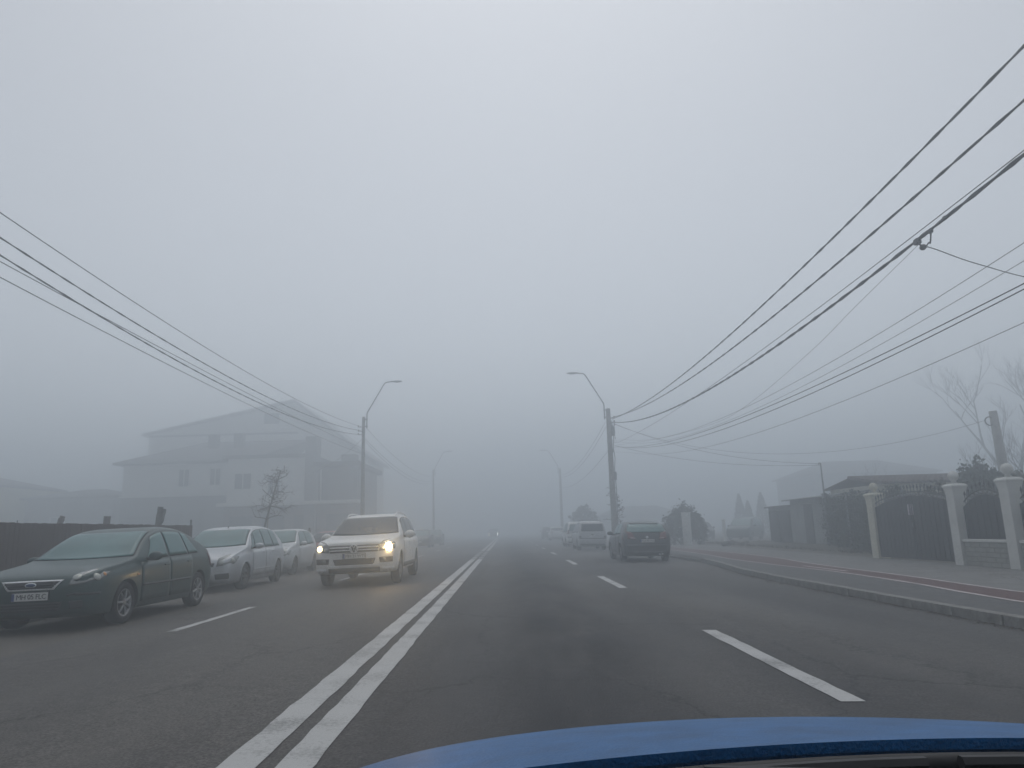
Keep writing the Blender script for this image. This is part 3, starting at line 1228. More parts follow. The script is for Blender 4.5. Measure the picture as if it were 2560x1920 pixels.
# ---- white off-roader, driving towards the camera with its lamps on ----------------------------
def make_suv():
    st = [(0, .90, .74, .42, .76), (.025, .99, .82, .36, .86), (.08, 1.035, .90, .32, .915), (.25, 1.075, .95, .29, .955), (.6, 1.11, .99, .28, .965), (1.1, 1.155, 1.035, .28, .97), (1.28, 1.18, 1.045, .28, .97),
          (1.36, 1.215, 1.05, .28, .97), (1.75, 1.44, 1.06, .28, .97), (2.10, 1.62, 1.065, .28, .97), (2.4, 1.69, 1.07, .28, .97), (2.9, 1.72, 1.075, .28, .97), (3.5, 1.70, 1.08, .28, .967),
          (4.05, 1.63, 1.09, .29, .955), (4.35, 1.52, 1.09, .30, .94), (4.58, 1.28, 1.07, .34, .92), (4.70, 1.08, .97, .38, .89), (4.79, .90, .80, .44, .80)]
    P = paint("paint_white", (0.72, 0.72, 0.70), .38, .05)
    c = Car("white_offroader", "white off-roader driving towards us with its headlamps lit", dict(st=st, wr=.375, axles=(.93, 3.83), paint=P, glass=M_glass_d, rim='five', tum=.36))
    c.windscreen(1.38, 2.14)
    c.windscreen(4.55, 4.22, name="rear_window", bow=.03)
    c.side_window(1.66, 2.48, 2.04, 2.46)
    c.side_window(2.57, 3.44, 2.55, 3.36)
    c.side_window(3.52, 4.18, 3.42, 4.00)
    c.doors([(1.46, 2.52), (2.535, 3.48)])
    c.mirrors(1.72, 1.13, out=.12, sz=(.09, .135, .10))
    # grille: black opening, two bright bars, round badge
    g = c.quad("grille", [(0, -.56, .785), (0, .56, .785), (.02, .60, .945), (.02, -.60, .945)], .010, M_black, nu=18)[0]
    for zz in (.835, .895):
        c.quad("grille_bar", [(0, -.57, zz - .011), (0, .57, zz - .011), (0.01, .575, zz + .011), (0.01, -.575, zz + .011)], .028, M_chrome, g, nu=18, nv=2)
    loc, nn, _, _ = c.bvh.ray_cast(Vector((5, 0, .865)), Vector((-1, 0, 0)))
    bx = loc.x + .035
    mb = MB()
    mb.lathe([(.100, bx - .02), (.100, bx + .010), (.094, bx + .018), (.080, bx + .012), (.080, bx - .02)], 28, 'x', (0, 0, .865), closed=True)
    bd = mb.build("round_badge", M_chrome, c.root, True)
    mb = MB()
    mb.lathe([(.082, bx - .006), (.001, bx - .006)], 28, 'x', (0, 0, .865))
    mb.build("badge_field", M_black, bd)
    for pts in ([(-.036, .074), (0, .014), (.036, .074)], [(-.072, .036), (-.034, -.070), (0, -.004), (.034, -.070), (.072, .036)]):
        mb = MB()
        mb.tube([(bx + .006, y, .865 + z) for y, z in pts], .012, 6)
        mb.build("badge_stroke", M_chrome, bd)
    # headlamps
    hl = c.quad("headlight", [(.01, .575, .79), (.14, .90, .825), (.30, .93, .975), (.05, .60, .955)], .012, M_lens, mirror=True, nu=14, nv=8)
    lamp_bowl(c, .03, .66, .86, .045, M_refl)
    for sd, m_, rr in ((1, M_low_on, .080), (-1, M_low_on2, .068)):
        loc, nn, _, _ = c.bvh.find_nearest(Vector((c.X(.06), .795 * sd, .885)))
        if nn.x < 0:
            nn = -nn
        mb = MB()
        mb.ell((0, 0, 0), (rr, rr, rr * .4), 18, 10)
        q = Vector((0, 0, 1)).rotation_difference(nn).to_matrix().to_4x4()
        Mx = Matrix.Translation(loc + nn * .016) @ q
        mb.v = [tuple(Mx @ Vector(v)) for v in mb.v]
        mb.build("lit_lamp", m_, hl[0 if sd > 0 else 1], True)
        sp = bpy.data.lights.new("headlamp_beam", 'SPOT')
        sp.energy = 65 if sd > 0 else 10
        sp.color = (1.0, .74, .42)
        sp.spot_size = R(34)
        sp.spot_blend = .8
        sp.shadow_soft_size = .07
        so = bpy.data.objects.new("headlamp_beam", sp)
        COL.objects.link(so)
        so.parent = c.root
        so.location = loc + nn * .10
        so.rotation_euler = (R(90), 0, R(-90))
        so.rotation_euler = Vector((1, 0, -.01)).to_track_quat('-Z', 'Y').to_euler()
    # bumper: plate, lower grille with bars, lamp recesses, skid plate
    c.plate(True, .70, "MH 21 WTI")
    lg = c.quad("lower_grille", [(0, -.44, .50), (0, .44, .50), (0, .50, .635), (0, -.50, .635)], .010, M_black, nu=16)[0]
    for zz in (.527, .557, .587, .615):
        c.quad("grille_slat", [(0, -.45, zz - .006), (0, .45, zz - .006), (0, .47, zz + .006), (0, -.47, zz + .006)], .022, M_trim, lg, nu=12, nv=1)
    for fq in c.quad("fog_recess", [(.02, .60, .53), (.08, .86, .54), (.08, .87, .66), (.02, .58, .65)], .008, M_black, mirror=True):
        pass
    lamp_bowl(c, .04, .70, .595, .045, M_lens)
    c.quad("bumper_lip", [(0, -.62, .475), (0, .62, .475), (.02, .66, .492), (.02, -.66, .492)], .016, M_chrome, nu=16, nv=1)
    c.quad("skid_plate", [(.06, -.60, .34), (.06, .60, .34), (0, .60, .435), (0, -.60, .435)], .012, M_trim, nu=16)
    c.quad("corner_lamp", [(.06, .66, .405), (.14, .86, .41), (.14, .87, .44), (.06, .66, .44)], .012, M_chrome, mirror=True, nv=2)
    wipers(c, 1.33, 1.2, ((-.66, -.02), (-.05, .58)))
    for sd in (1, -1):
        pts = []
        for k in range(16):
            s = lerp(2.2, 4.1, k / 15)
            hz = .045 if 0 < k < 15 else -.01
            pts.append((c.X(s), sd * (c.half(s) - .075), c.zs(s) + .98 * (c.zt(s) - c.zs(s)) + hz))
        mb = MB()
        mb.tube(pts, .017, 7)
        mb.build("roof_rail", M_chrome, c.root, True)
        def fn(u, v, sd=sd):
            s = lerp(1.36, 3.40, u)
            return (c.X(s), sd * 2, .36 + .10 * v), (0, -sd, 0)
        c.patch("sill_cladding", fn, 18, 2, .010, M_trim)
    arch_lip(c)
    # driver's light shirt behind the screen is left to the glass; aerial on the roof
    mb = MB()
    mb.tube([(c.X(3.9), .1, c.zt(3.9) - .01), (c.X(4.0), .1, c.zt(3.9) + .10)], [.022, .006], 6)
    mb.build("aerial", M_black, c.root)
    return c


# ---- black hatchback seen from behind ----------------------------------------------------------
def make_black_hatch():
    st = [(0, .64, .52, .34, .64), (.03, .72, .60, .27, .76), (.10, .78, .68, .22, .82), (.25, .84, .76, .19, .86), (.5, .90, .82, .18, .88), (.9, .96, .87, .18, .89), (1.15, 1.0, .90, .18, .89),
          (1.24, 1.03, .91, .18, .89), (1.65, 1.27, .925, .18, .89), (1.98, 1.41, .935, .18, .89), (2.3, 1.455, .95, .18, .89), (2.7, 1.46, .96, .18, .89), (3.2, 1.43, .975, .18, .89),
          (3.6, 1.37, .99, .18, .885), (3.82, 1.28, .995, .19, .88), (4.02, 1.10, .985, .21, .87), (4.12, 1.0, .92, .24, .855), (4.20, .84, .76, .27, .83), (4.26, .66, .58, .30, .78)]
    P = paint("paint_black", (0.020, 0.021, 0.026), .35, .2)
    c = Car("black_hatchback", "black hatchback parked tail-on at the right kerb beside the concrete pole", dict(st=st, wr=.32, axles=(.88, 3.46), paint=P, glass=M_glass, rim='five', tum=.40, group='cars parked along the right kerb'))
    c.windscreen(1.27, 2.0)
    c.windscreen(4.05, 3.64, name="rear_window", bow=.02, inset=.07)
    c.side_window(1.58, 2.42, 1.92, 2.38)
    c.side_window(2.50, 3.34, 2.46, 3.14)
    c.doors([(1.36, 2.45), (2.465, 3.18)])
    c.mirrors(1.60, .99)
    c.quad("tail_light", [(4.16, .42, .77), (4.02, .83, .77), (3.86, .84, 1.01), (4.04, .52, .99)], .012, M_tail, mirror=True, nu=12)
    c.quad("reversing_light", [(4.17, .42, .80), (4.14, .60, .80), (4.12, .62, .835), (4.15, .46, .835)], .016, M_tailw, mirror=True, nv=2)
    c.plate(False, .745, "MH 39 PTO")
    b = c.quad("rear_bumper", [(4.26, -.74, .32), (4.26, .74, .32), (4.2, .80, .62), (4.2, -.80, .62)], .014, P, nu=18)[0]
    c.quad("bumper_insert", [(4.26, -.50, .30), (4.26, .50, .30), (4.24, .52, .38), (4.24, -.52, .38)], .02, M_trim, b, nu=14, nv=2)
    c.quad("roof_spoiler", [(3.70, -.52, 1.40), (3.70, .52, 1.40), (3.52, .54, 1.40), (3.52, -.54, 1.40)], .022, P, nu=14, nv=3)
    mb = MB()
    loc, nn, _, _ = c.bvh.ray_cast(Vector((-5, 0, .87)), Vector((1, 0, 0)))
    mb.ell((loc.x - .01, 0, .87), (.012, .05, .05), 16, 8)
    mb.build("round_badge", M_chrome, c.root, True)
    arch_lip(c)
    for yy_ in (.42, .52):
        mb = MB()
        mb.tube([(c.X(4.05), -yy_, .28), (c.X(4.27), -yy_, .28)], .03, 10)
        mb.build("exhaust_pipe", M_chrome, c.root, True)
    return c


# ---- tall estates seen from behind --------------------------------------------------------------
def make_estate(name, label, pnt, glass, L=4.40, H=1.66, w=.84, spare=False, plate="MH 11 LUC", group=None, red_tail=True, far=False):
    st = [(0, .68, .56, .36, .64), (.03, .77, .65, .28, .76), (.10, .84, .73, .23, .82), (.3, .92, .82, .20, .855), (.6, .98, .88, .19, .87), (.95, 1.04, .92, .19, .875), (1.04, 1.08, .93, .19, .875),
          (1.5, 1.40, .95, .19, .875), (1.8, 1.56, .96, .19, .875), (2.2, 1.63, .965, .19, .875), (2.9, 1.66, .97, .19, .875), (3.7, 1.64, .98, .19, .87), (4.05, 1.61, .98, .20, .865), (4.18, 1.55, .98, .21, .86),
          (4.28, 1.32, .98, .22, .855), (4.34, 1.08, .96, .24, .85), (4.38, .90, .82, .28, .83), (4.40, .74, .66, .32, .80)]
    k, q, ww = L / 4.40, H / 1.66, w / .875
    st = [(a * k, z * q, s * q, b, x * ww) for a, z, s, b, x in st]
    S = dict(st=st, wr=.31, axles=(.82 * k, 3.62 * k), paint=pnt, glass=glass, rim='steel', tum=.22, group=group)
    if far:
        S['res'] = 48
    c = Car(name, label, S)
    c.windscreen(1.08 * k, 1.80 * k)
    c.back_window(1.08 * q, 1.47 * q, .66 * ww, .60 * ww)
    c.side_window(1.34 * k, 2.2 * k, 1.68 * k, 2.2 * k)
    c.side_window(2.28 * k, 3.08 * k, 2.26 * k, 3.06 * k)
    c.side_window(3.16 * k, 3.95 * k, 3.12 * k, 3.92 * k)
    c.doors([(1.20 * k, 2.24 * k), (2.255 * k, 3.12 * k)])
    c.mirrors(1.40 * k, 1.02 * q)
    if red_tail:
        c.quad("tail_light", [(4.36 * k, .66 * ww, .86 * q), (4.30 * k, .84 * ww, .86 * q), (4.26 * k, .83 * ww, 1.12 * q), (4.32 * k, .68 * ww, 1.12 * q)], .010, M_tail, mirror=True)
    else:
        c.quad("tail_light", [(4.36 * k, .68 * ww, .70 * q), (4.30 * k, .84 * ww, .70 * q), (4.28 * k, .84 * ww, .80 * q), (4.34 * k, .68 * ww, .80 * q)], .010, M_trim, mirror=True)
    b = c.quad("rear_bumper", [(L, -.78 * ww, .36), (L, .78 * ww, .36), (L - .02, .82 * ww, .62), (L - .02, -.82 * ww, .62)], .030, pnt, nu=16)[0]
    c.quad("bumper_gap", [(L, -.78 * ww, .64), (L, .78 * ww, .64), (L - .02, .8 * ww, .685), (L - .02, -.8 * ww, .685)], .012, M_black, b, nu=14, nv=2)
    c.quad("lower_valance", [(L, -.7 * ww, .26), (L, .7 * ww, .26), (L, .78 * ww, .35), (L, -.78 * ww, .35)], .02, M_trim, b, nu=14, nv=2)
    c.plate(False, .50, plate)
    loc, nn, _, _ = c.bvh.ray_cast(Vector((-5, 0, .80 * q)), Vector((1, 0, 0)))
    mb = MB()
    mb.box(loc.x - .03, loc.x, -.10, .10, .80 * q - .015, .80 * q + .015, .01)
    mb.build("tailgate_handle", M_chrome, c.root)
    mb = MB()
    mb.ell((loc.x - .0, 0, .865 * q), (.025, .07, .045), 16, 8)
    mb.build("round_badge", M_trim, c.root, True)
    return c


P_green = paint("paint_dark_green", (0.006, 0.036, 0.034), .40, .10)
P_silver2 = paint("paint_pale_silver", (0.54, 0.555, 0.56), .36, .45)
P_red = paint("paint_red", (0.27, 0.018, 0.020), .4, .1)
P_dark = paint("paint_graphite", (0.028, 0.034, 0.038), .4, .3)
P_white = MATS.get("paint_white") or paint("paint_white", (0.72, 0.72, 0.70), .38, .05)
P_est = paint("paint_light_grey", (0.44, 0.45, 0.46), .42, .3)
GL = 'cars parked along the left kerb'
GR = 'cars parked along the right kerb'

make_saloon("dark_green_hatchback", "dark green hatchback with bright grille frame, nearest of the cars parked on the left", P_green, M_glass, group=GL).place(-6.83, 12.97, -90.6)
make_mpv().place(-7.46, 20.0, -90)
make_small_hatch("silver_hatchback", "small pale silver three-door hatchback parked behind the silver people carrier", P_silver2, group=GL).place(-7.93, 26.2, -90)
make_small_hatch("red_hatchback", "red hatchback half hidden behind the white off-roader", P_red, M_glass_d, group=GL, L=4.0, H=1.45, w=.85, plate="MH 10 TEO").place(-7.45, 31.6, -90)
make_suv().place(-3.55, 19.75, -90.4)
make_saloon("dark_parked_car", "dark car parked far off on the left, first beyond the white off-roader", P_dark, M_glass, False, GL, "MH 12 GEO").place(-7.15, 62.0, -90)
make_saloon("dark_parked_car", "dark car parked far off on the left, second beyond the white off-roader", P_green, M_glass, False, GL, "MH 09 SIM").place(-7.0, 70.5, -90)
far_car = make_small_hatch("oncoming_car", "distant oncoming car lost in fog with four white lamps showing", P_dark, M_glass_d, L=4.1, H=1.47, w=.87, plate="MH 14 ION", far=True)
for y_, z_ in ((.66, .72), (.68, .42)):
    for sd in (1, -1):
        loc, nn, _, _ = far_car.bvh.ray_cast(Vector((5, y_ * sd, z_)), Vector((-1, 0, 0)))
        mb = MB()
        mb.ell((loc.x + .02, y_ * sd, z_), (.03, .07, .07), 14, 8)
        mb.build("lit_lamp", M_white_on, far_car.root, True)
far_car.place(-2.1, 121, -90)

make_black_hatch().place(5.08, 28.75, 90)
make_estate("silver_estate", "light grey estate parked tail-on just beyond the black hatchback", P_est, M_glass_d, group=GR, red_tail=False, plate="MH 07 NIC").place(4.92, 44.4, 90)
make_estate("white_people_carrier", "white people carrier with red tail lamps parked beyond the light grey estate", P_white, M_glass, L=4.5, H=1.70, w=.88, group=GR, plate="MH 15 ANA").place(4.93, 52.2, 90)
make_small_hatch("white_hatchback", "faint white hatchback parked far along the right kerb", P_white, M_glass_d, group=GR, L=4.1, H=1.48, w=.87, plate="MH 03 DOR", far=True).place(5.55, 82, 90)
make_small_hatch("dark_hatchback", "very faint dark car, farthest along the right kerb", P_dark, M_glass_d, group=GR, L=4.1, H=1.50, w=.87, plate="MH 04 PET", far=True).place(5.3, 93, 90)
make_estate("dark_green_offroader", "dark green off-roader standing in the yard behind thin white post", P_green, M_glass, L=4.3, H=1.72, w=.90, plate="MH 02 MAR", far=True).place(18.4, 56.5, -124, -.12)
make_small_hatch("dark_yard_car", "barely visible dark car in the yard beside the round green bush", P_dark, M_glass_d, L=3.9, H=1.48, w=.83, plate="MH 01 CRI", far=True).place(16.9, 63.5, -95, -.12)

# ------------------------------------------------------------------ the blue car we look out of
P_own = mat("paint_blue", (0.018, 0.112, 0.290), .42, 0.0, var=.26, scale=7.0, bump=.35, bscale=190, spec=.36)
own = empty("blue_car", (0.45, 0, 0), 0, "bright blue bonnet of the car the picture is taken from", 'car')


def bonnet_z(x, d):
    """height over the road; d = metres ahead of the rear edge of the bonnet"""
    return .884 - .16 * d - .0616 * d * d - .10 * x * x - .05 * (abs(x) / .9) ** 8 - .10 * max(0, d - .95) ** 2 * 3


def build_bonnet():
    nx, ny = 60, 40
    v, f = [], []
    for j in range(ny + 1):
        for i in range(nx + 1):
            q = -1 + 2 * i / nx
            t = j / ny
            d = (1.25 - .22 * q * q) * t
            x = q * .90 * (1 - .06 * t * t)
            v.append((x, .95 + .02 * q * q + d, bonnet_z(q * .90, d)))
    w = nx + 1
    for j in range(ny):
        for i in range(nx):
            f.append((j * w + i, j * w + i + 1, (j + 1) * w + i + 1, (j + 1) * w + i))
    # turn the edge down all round: sides become wings, the front becomes the bumper, the rear a folded lip
    bd = [j * w for j in range(ny, -1, -1)] + list(range(1, nx + 1)) + [j * w + nx for j in range(1, ny + 1)] + [ny * w + i for i in range(nx - 1, 0, -1)]
    b0 = len(v)
    for k in bd:
        x, y, z = v[k]
        if k < w:
            v.append((x, y + .004, z - .014))
        else:
            v.append((x * 1.03, y + (.06 if k >= ny * w else 0), z - .40))
    m = len(bd)
    for k in range(m):
        f.append((bd[k], bd[(k + 1) % m], b0 + (k + 1) % m, b0 + k))
    o = link_mesh("bonnet", v, f, P_own, own, True)
    o.data.set_sharp_from_angle(angle=R(45))
    return o


bon = build_bonnet()
pts = []
for i in range(25):
    q = -1 + 2 * i / 24
    pts.append((q * .86, .93 + .02 * q * q, .862 - .085 * q * q))
MB().tube(pts, .012, 8).build("bonnet_seal", M_black, own, True)
# cowl: black louvred panel between bonnet and screen
v, f = [], []
for j in range(13):
    for i in range(31):
        q = -1 + 2 * i / 30
        t = j / 12
        v.append((q * .84, .935 + .02 * q * q - .36 * t, .846 + .028 * t - .08 * q * q + (.007 if j % 2 else 0)))
for j in range(12):
    for i in range(30):
        f.append((j * 31 + i, (j + 1) * 31 + i, (j + 1) * 31 + i + 1, j * 31 + i + 1))
link_mesh("cowl", v, f, M_black, own)
for x0, x1 in ((-.55, .02), (.06, .66)):
    pts = [(lerp(x0, x1, k / 10), .885, .876 - .08 * lerp(x0, x1, k / 10) ** 2 / .72) for k in range(11)]
    wp = MB().tube(pts, [.008] * 11, 6).build("wiper", M_black, own)
    MB().tube([(x1, .84, .868 - .1 * x1 * x1), (lerp(x0, x1, .55), .872, .884 - .1 * lerp(x0, x1, .55) ** 2)], [.013, .008], 6).build("wiper_arm", M_black, wp)
# dashboard edge
v, f = [], []
for j in range(7):
    for i in range(21):
        q = -1 + 2 * i / 20
        t = j / 6
        v.append((q * .72, .58 - .5 * t + .04 * q * q * -1, .80 - .02 * t - .03 * q * q - .02 * math.cos(t * 6)))
for j in range(6):
    for i in range(20):
        f.append((j * 21 + i, (j + 1) * 21 + i, (j + 1) * 21 + i + 1, j * 21 + i + 1))
link_mesh("dashboard", v, f, M_trim, own, True)

# ------------------------------------------------------------------ poles, lamps and wires
M_conc = mat("pole_concrete", (0.32, 0.315, 0.30), 0.9, var=.2, scale=4, bump=.4, bscale=40)
M_steel = mat("galvanised_steel", (0.20, 0.21, 0.22), 0.55, 0.5, var=.2, scale=6)
M_lampglass = mat("lamp_bowl", (0.45, 0.47, 0.48), 0.25, var=.05)
M_wire = mat("cable_black", (0.085, 0.087, 0.092), 0.6, var=.2, scale=9)
M_wire_g = mat("cable_grey", (0.17, 0.175, 0.18), 0.6, var=.2, scale=9)
M_ins = mat("insulator", (0.10, 0.07, 0.06), 0.35, var=.2)
M_ivy = mat("dead_creeper", (0.05, 0.045, 0.04), 0.9, var=.3)


def lamp_pole(x, y, side, label, thick, top=7.85, boxy=False, detail=True):
    z0 = gz(x)
    p = empty("lamp_pole", (x, y, z0), 0, label, 'lamp pole', 'concrete lamp poles lining the road')
    H_ = top - z0
    n = 14
    if boxy:
        v, f = [], []
        for i in range(n + 1):
            t = i / n
            a, b = lerp(thick[0], thick[1], t) / 2, lerp(thick[0], thick[1], t) * .40
            c = a * .22
            v += [(-a + c, -b, t * H_), (a - c, -b, t * H_), (a, -b + c, t * H_), (a, b - c, t * H_), (a - c, b, t * H_), (-a + c, b, t * H_), (-a, b - c, t * H_), (-a, -b + c, t * H_)]
        for i in range(n):
            for k in range(8):
                f.append((i * 8 + k, i * 8 + (k + 1) % 8, (i + 1) * 8 + (k + 1) % 8, (i + 1) * 8 + k))
        f.append(tuple(n * 8 + k for k in range(8)))
        link_mesh("pole_shaft", v, f, M_conc, p)
    else:
        mb = MB()
        mb.tube([(0, 0, t * H_ / n) for t in range(n + 1)], [lerp(thick[0], thick[1], t / n) / 2 for t in range(n + 1)], 14)
        mb.build("pole_shaft", M_conc, p, True)
        MB().ell((0, 0, H_), (thick[1] * .55, thick[1] * .55, .09), 12, 6).build("pole_cap", M_conc, p, True)
    s = side
    o = thick[1] / 2 + .10
    arm = [(s * o, 0, H_ - .62), (s * o, 0, H_ + .24), (s * (o + .03), 0, H_ + .34), (s * (o + .98), 0, H_ + 1.98), (s * (o + 1.05), 0, H_ + 2.07), (s * (o + 1.16), 0, H_ + 2.12), (s * (o + 1.45), 0, H_ + 2.14)]
    MB().tube(arm, .034, 8).build("lamp_arm", M_steel, p, True)
    for zz in (H_ - .50, H_ - .08):
        mb = MB()
        mb.box(min(s * .02, s * (o + .05)), max(s * .02, s * (o + .05)), -.05, .05, zz - .025, zz + .025)
        mb.build("arm_bracket", M_steel, p)
    # lantern: flat shell with a bowl beneath
    hx = s * (o + 1.40)
    mb = MB()
    secs = [(0, .05, .035), (.08, .085, .05), (.25, .12, .065), (.48, .115, .06), (.62, .075, .04), (.68, .03, .02)]
    b0 = 0
    for d, w_, h_ in secs:
        for k in range(10):
            t = 2 * math.pi * k / 10
            zz = math.sin(t) * h_
            if zz < 0:
                zz *= .45
            mb.v.append((hx + s * d, math.cos(t) * w_, H_ + 2.14 + zz))
    for i in range(len(secs) - 1):
        for k in range(10):
            mb.f.append((i * 10 + k, i * 10 + (k + 1) % 10, (i + 1) * 10 + (k + 1) % 10, (i + 1) * 10 + k))
    mb.f.append(tuple(range(10)))
    mb.f.append(tuple(50 + k for k in range(10)))
    lan = mb.build("lantern", M_steel, p, True)
    MB().ell((hx + s * .36, 0, H_ + 2.12), (.20, .09, .05), 14, 8).build("lantern_bowl", M_lampglass, lan, True)
    if detail:
        for k, zz in enumerate((H_ - .55, H_ - .80, H_ - 1.0)):
            mb = MB()
            mb.tube([(-s * .02, -.05, zz), (-s * (thick[1] / 2 + .20), -.05, zz + .02)], .018, 6)
            hk = mb.build("wire_hook", M_steel, p)
            MB().lathe([(.0, -.05), (.032, -.05), (.04, -.02), (.026, 0), (.04, .025), (.025, .06), (0, .06)], 10, 'z', (-s * (thick[1] / 2 + .20), -.05, zz + .05)).build("insulator", M_ins, hk, True)
    return p


rp = lamp_pole(6.05, 41.0, -1, "thick tapered concrete pole with lamp arm, right of the road by black hatchback", (.34, .24), boxy=True)
lpole = lamp_pole(-8.22, 42.0, 1, "round concrete pole with lamp arm, left of the road beside the white house", (.27, .18))
lamp_pole(-8.3, 84, 1, "faint far concrete lamp pole left of the road", (.27, .18), 8.2, detail=False)
lamp_pole(6.4, 84, -1, "faint far concrete lamp pole right of the road", (.34, .24), 8.0, boxy=True, detail=False)
# junk on the right pole: splice coil, boxes and a hanging cable down its side
mb = MB()
z0 = gz(6.05)
mb.tube([(.16, -.12, 7.0 - z0), (.24, -.13, 6.4), (.17, -.13, 5.6), (.23, -.13, 5.0), (.17, -.13, 4.4), (.21, -.13, 3.2), (.19, -.13, 1.8), (.17, -.12, .2)], .022, 6)
mb.build("down_cable", M_wire, rp, True)
for k, (zz, h, w_) in enumerate(((6.55, .55, .20), (5.45, .2, .1), (4.0, .45, .16))):
    mb = MB()
    mb.box(.10, .10 + w_, -.20, -.08, zz - h / 2, zz + h / 2, .02)
    mb.build("cable_box", M_steel, rp)
for k in range(3):
    pts = [(.22 + .10 * math.sin(t * .9 + k), -.14 - .02 * k, 7.0 - .35 * k + .22 * math.cos(t * .9 + k * 2)) for t in range(8)]
    MB().tube(catmull(pts, 3), .011, 5).build("slack_loop", M_wire, rp, True)
# dead creeper twigs clinging low on the right pole
mb = MB()
rg = random.Random(12)
for k in range(34):
    z = rg.uniform(1.4, 4.2)
    a = rg.uniform(-1.0, 1.0)
    sx = 1 if rg.random() < .75 else -1
    p0 = Vector((sx * .15, -.13 + a * .08, z))
    d = Vector((sx * rg.uniform(.3, 1), rg.uniform(-.4, .2), rg.uniform(-.7, .6))).normalized()
    L_ = rg.uniform(.12, .42) * (1.4 if z < 2.6 else .7)
    mb.tube([p0, p0 + d * L_ * .5 + Vector((0, 0, rg.uniform(-.05, .05))), p0 + d * L_ + Vector((0, 0, rg.uniform(-.12, .06)))], [.012, .009, .004], 4)
    if z < 2.9:
        for q in range(6):
            c = p0 + d * L_ * rg.uniform(.3, 1) + Vector((rg.uniform(-.06, .06), rg.uniform(-.05, .05), rg.uniform(-.06, .06)))
            e1 = Vector((rg.uniform(-1, 1), rg.uniform(-1, 1), rg.uniform(-1, 1))) * .035
            e2 = Vector((rg.uniform(-1, 1), rg.uniform(-1, 1), rg.uniform(-1, 1))) * .035
            n_ = len(mb.v)
            mb.v += [tuple(c - e1), tuple(c + e2), tuple(c + e1), tuple(c - e2)]
            mb.f.append((n_, n_ + 1, n_ + 2, n_ + 3))
cr = mb.build("creeper", M_ivy)
cr.location = (6.05, 41.0, z0)
tag(cr, "dry creeper twigs clinging to the thick concrete pole", 'creeper')


def wire(label, pts, r=.011, m=None, twist=0, wob=0.0, cat='cable', group='overhead cables'):
    """pts: dense 3-D polyline. twist = number of strands wound round each other."""
    r *= .78
    mb = MB()
    P = [Vector(p) for p in pts]
    rg = random.Random(len(label))
    if twist:
        ph = 0
        D = [0.0]
        for a, b in zip(P, P[1:]):
            D.append(D[-1] + (b - a).length)
        for s in range(twist):
            Q = []
            for i, p in enumerate(P):
                d = (P[min(i + 1, len(P) - 1)] - P[max(i - 1, 0)]).normalized()
                u = d.cross(Vector((0, 0, 1))).normalized()
                w = d.cross(u)
                t = D[i] * 2 * math.pi / 1.3 + s * 2 * math.pi / twist
                Q.append(p + (u * math.cos(t) + w * math.sin(t)) * r * .85)
            mb.tube(Q, r, 6)
    else:
        mb.tube(P, r, 6)
    o = mb.build("cable", m or M_wire, None, True)
    tag(o, label, cat, group)
    return o


def span(A, c, y1, X0, X1, n=110):
    """cable in a near-vertical plane: z = polynomial c in y, from pole point y=A[1] to y1; x runs X0 -> X1."""
    out = []
    y0 = A[1]
    for i in range(n + 1):
        t = i / n
        t = t ** 1.0
        y = lerp(y0, y1, t)
        z = c[0] * y * y + c[1] * y + c[2]
        x = lerp(X0, X1, min(1, t * 1.0))
        out.append((x, y, z))
    out[0] = tuple(A)
    return out


def sag(A, B, s, n=40):
    A, B = Vector(A), Vector(B)
    return [tuple(lerp(A, B, i / n) - Vector((0, 0, 4 * s * (i / n) * (1 - i / n)))) for i in range(n + 1)]


YN = -2.0
wire("topmost twisted cable sweeping up to the right edge from the right pole", span((6.15, 41, 7.30), (2.33e-3, -.09387, 7.1796), YN, 6.3, 6.3), .017, None, 2)
wire("second twisted cable from the top on the right side", span((6.15, 41, 7.25), (2.47e-3, -.07945, 6.450), YN, 6.3, 6.3), .017, None, 2)
wire("thin straight cable just above the thick clamped cable at right", span((6.2, 41, 5.86), (1.2e-3, -.04943, 5.868), YN, 6.5, 6.5), .009)
wire("thick twisted cable carrying the branch clamp at upper right", span((6.2, 41, 7.04), (3.27e-3, -.11138, 6.1107), YN, 6.4, 6.4), .022, None, 2)
wire("hair-thin cable drooping from the branch clamp to the right pole", catmull([(6.42, 10.35, 5.24), (6.5, 12.55, 4.98), (6.5, 14.7, 4.64), (6.5, 18.63, 4.24), (6.5, 22.21, 4.2), (6.4, 30, 4.7), (6.2, 41, 5.7)], 8), .0045, M_wire_g)
wire("upper of the two thin grey cables at right middle", span((6.2, 41, 6.0), (3.24e-3, -.11863, 5.4458), YN, 6.9, 6.9), .0065, M_wire_g)
wire("lower of the two thin grey cables at right middle", span((6.2, 41, 5.95), (3.1e-3, -.1095, 5.15), YN, 6.9, 6.9), .0055, M_wire_g)
wire("upper of the two dark parallel cables running to the right pole", span((6.2, 41, 5.62), (2.34e-3, -.06309, 4.279), YN, 6.4, 6.4), .010)
wire("lower of the two dark parallel cables running to the right pole", span((6.2, 41, 5.60), (2.73e-3, -.08098, 4.3816), YN, 6.5, 6.5), .010)
wire("lowest thin cable crossing the right side of the sky", span((6.2, 41, 5.33), (2.84e-3, -.09073, 4.265), YN, 7.0, 7.0), .006, M_wire_g)
XL = -8.3
wire("topmost of the cables descending from the upper left", span((-8.15, 42, 7.25), (1.98e-3, -.0814, 7.2506), YN, XL, XL), .012, None, 0)
wire("second cable from the top descending from the left edge", span((-8.25, 42, 7.02), (2.55e-3, -.10582, 7.0406), YN, XL, XL), .013, None, 2)
wire("thick paired cable in the middle of the left bundle", span((-8.3, 42, 6.88), (2.87e-3, -.12095, 6.8825), YN, XL, XL), .013, None, 2)
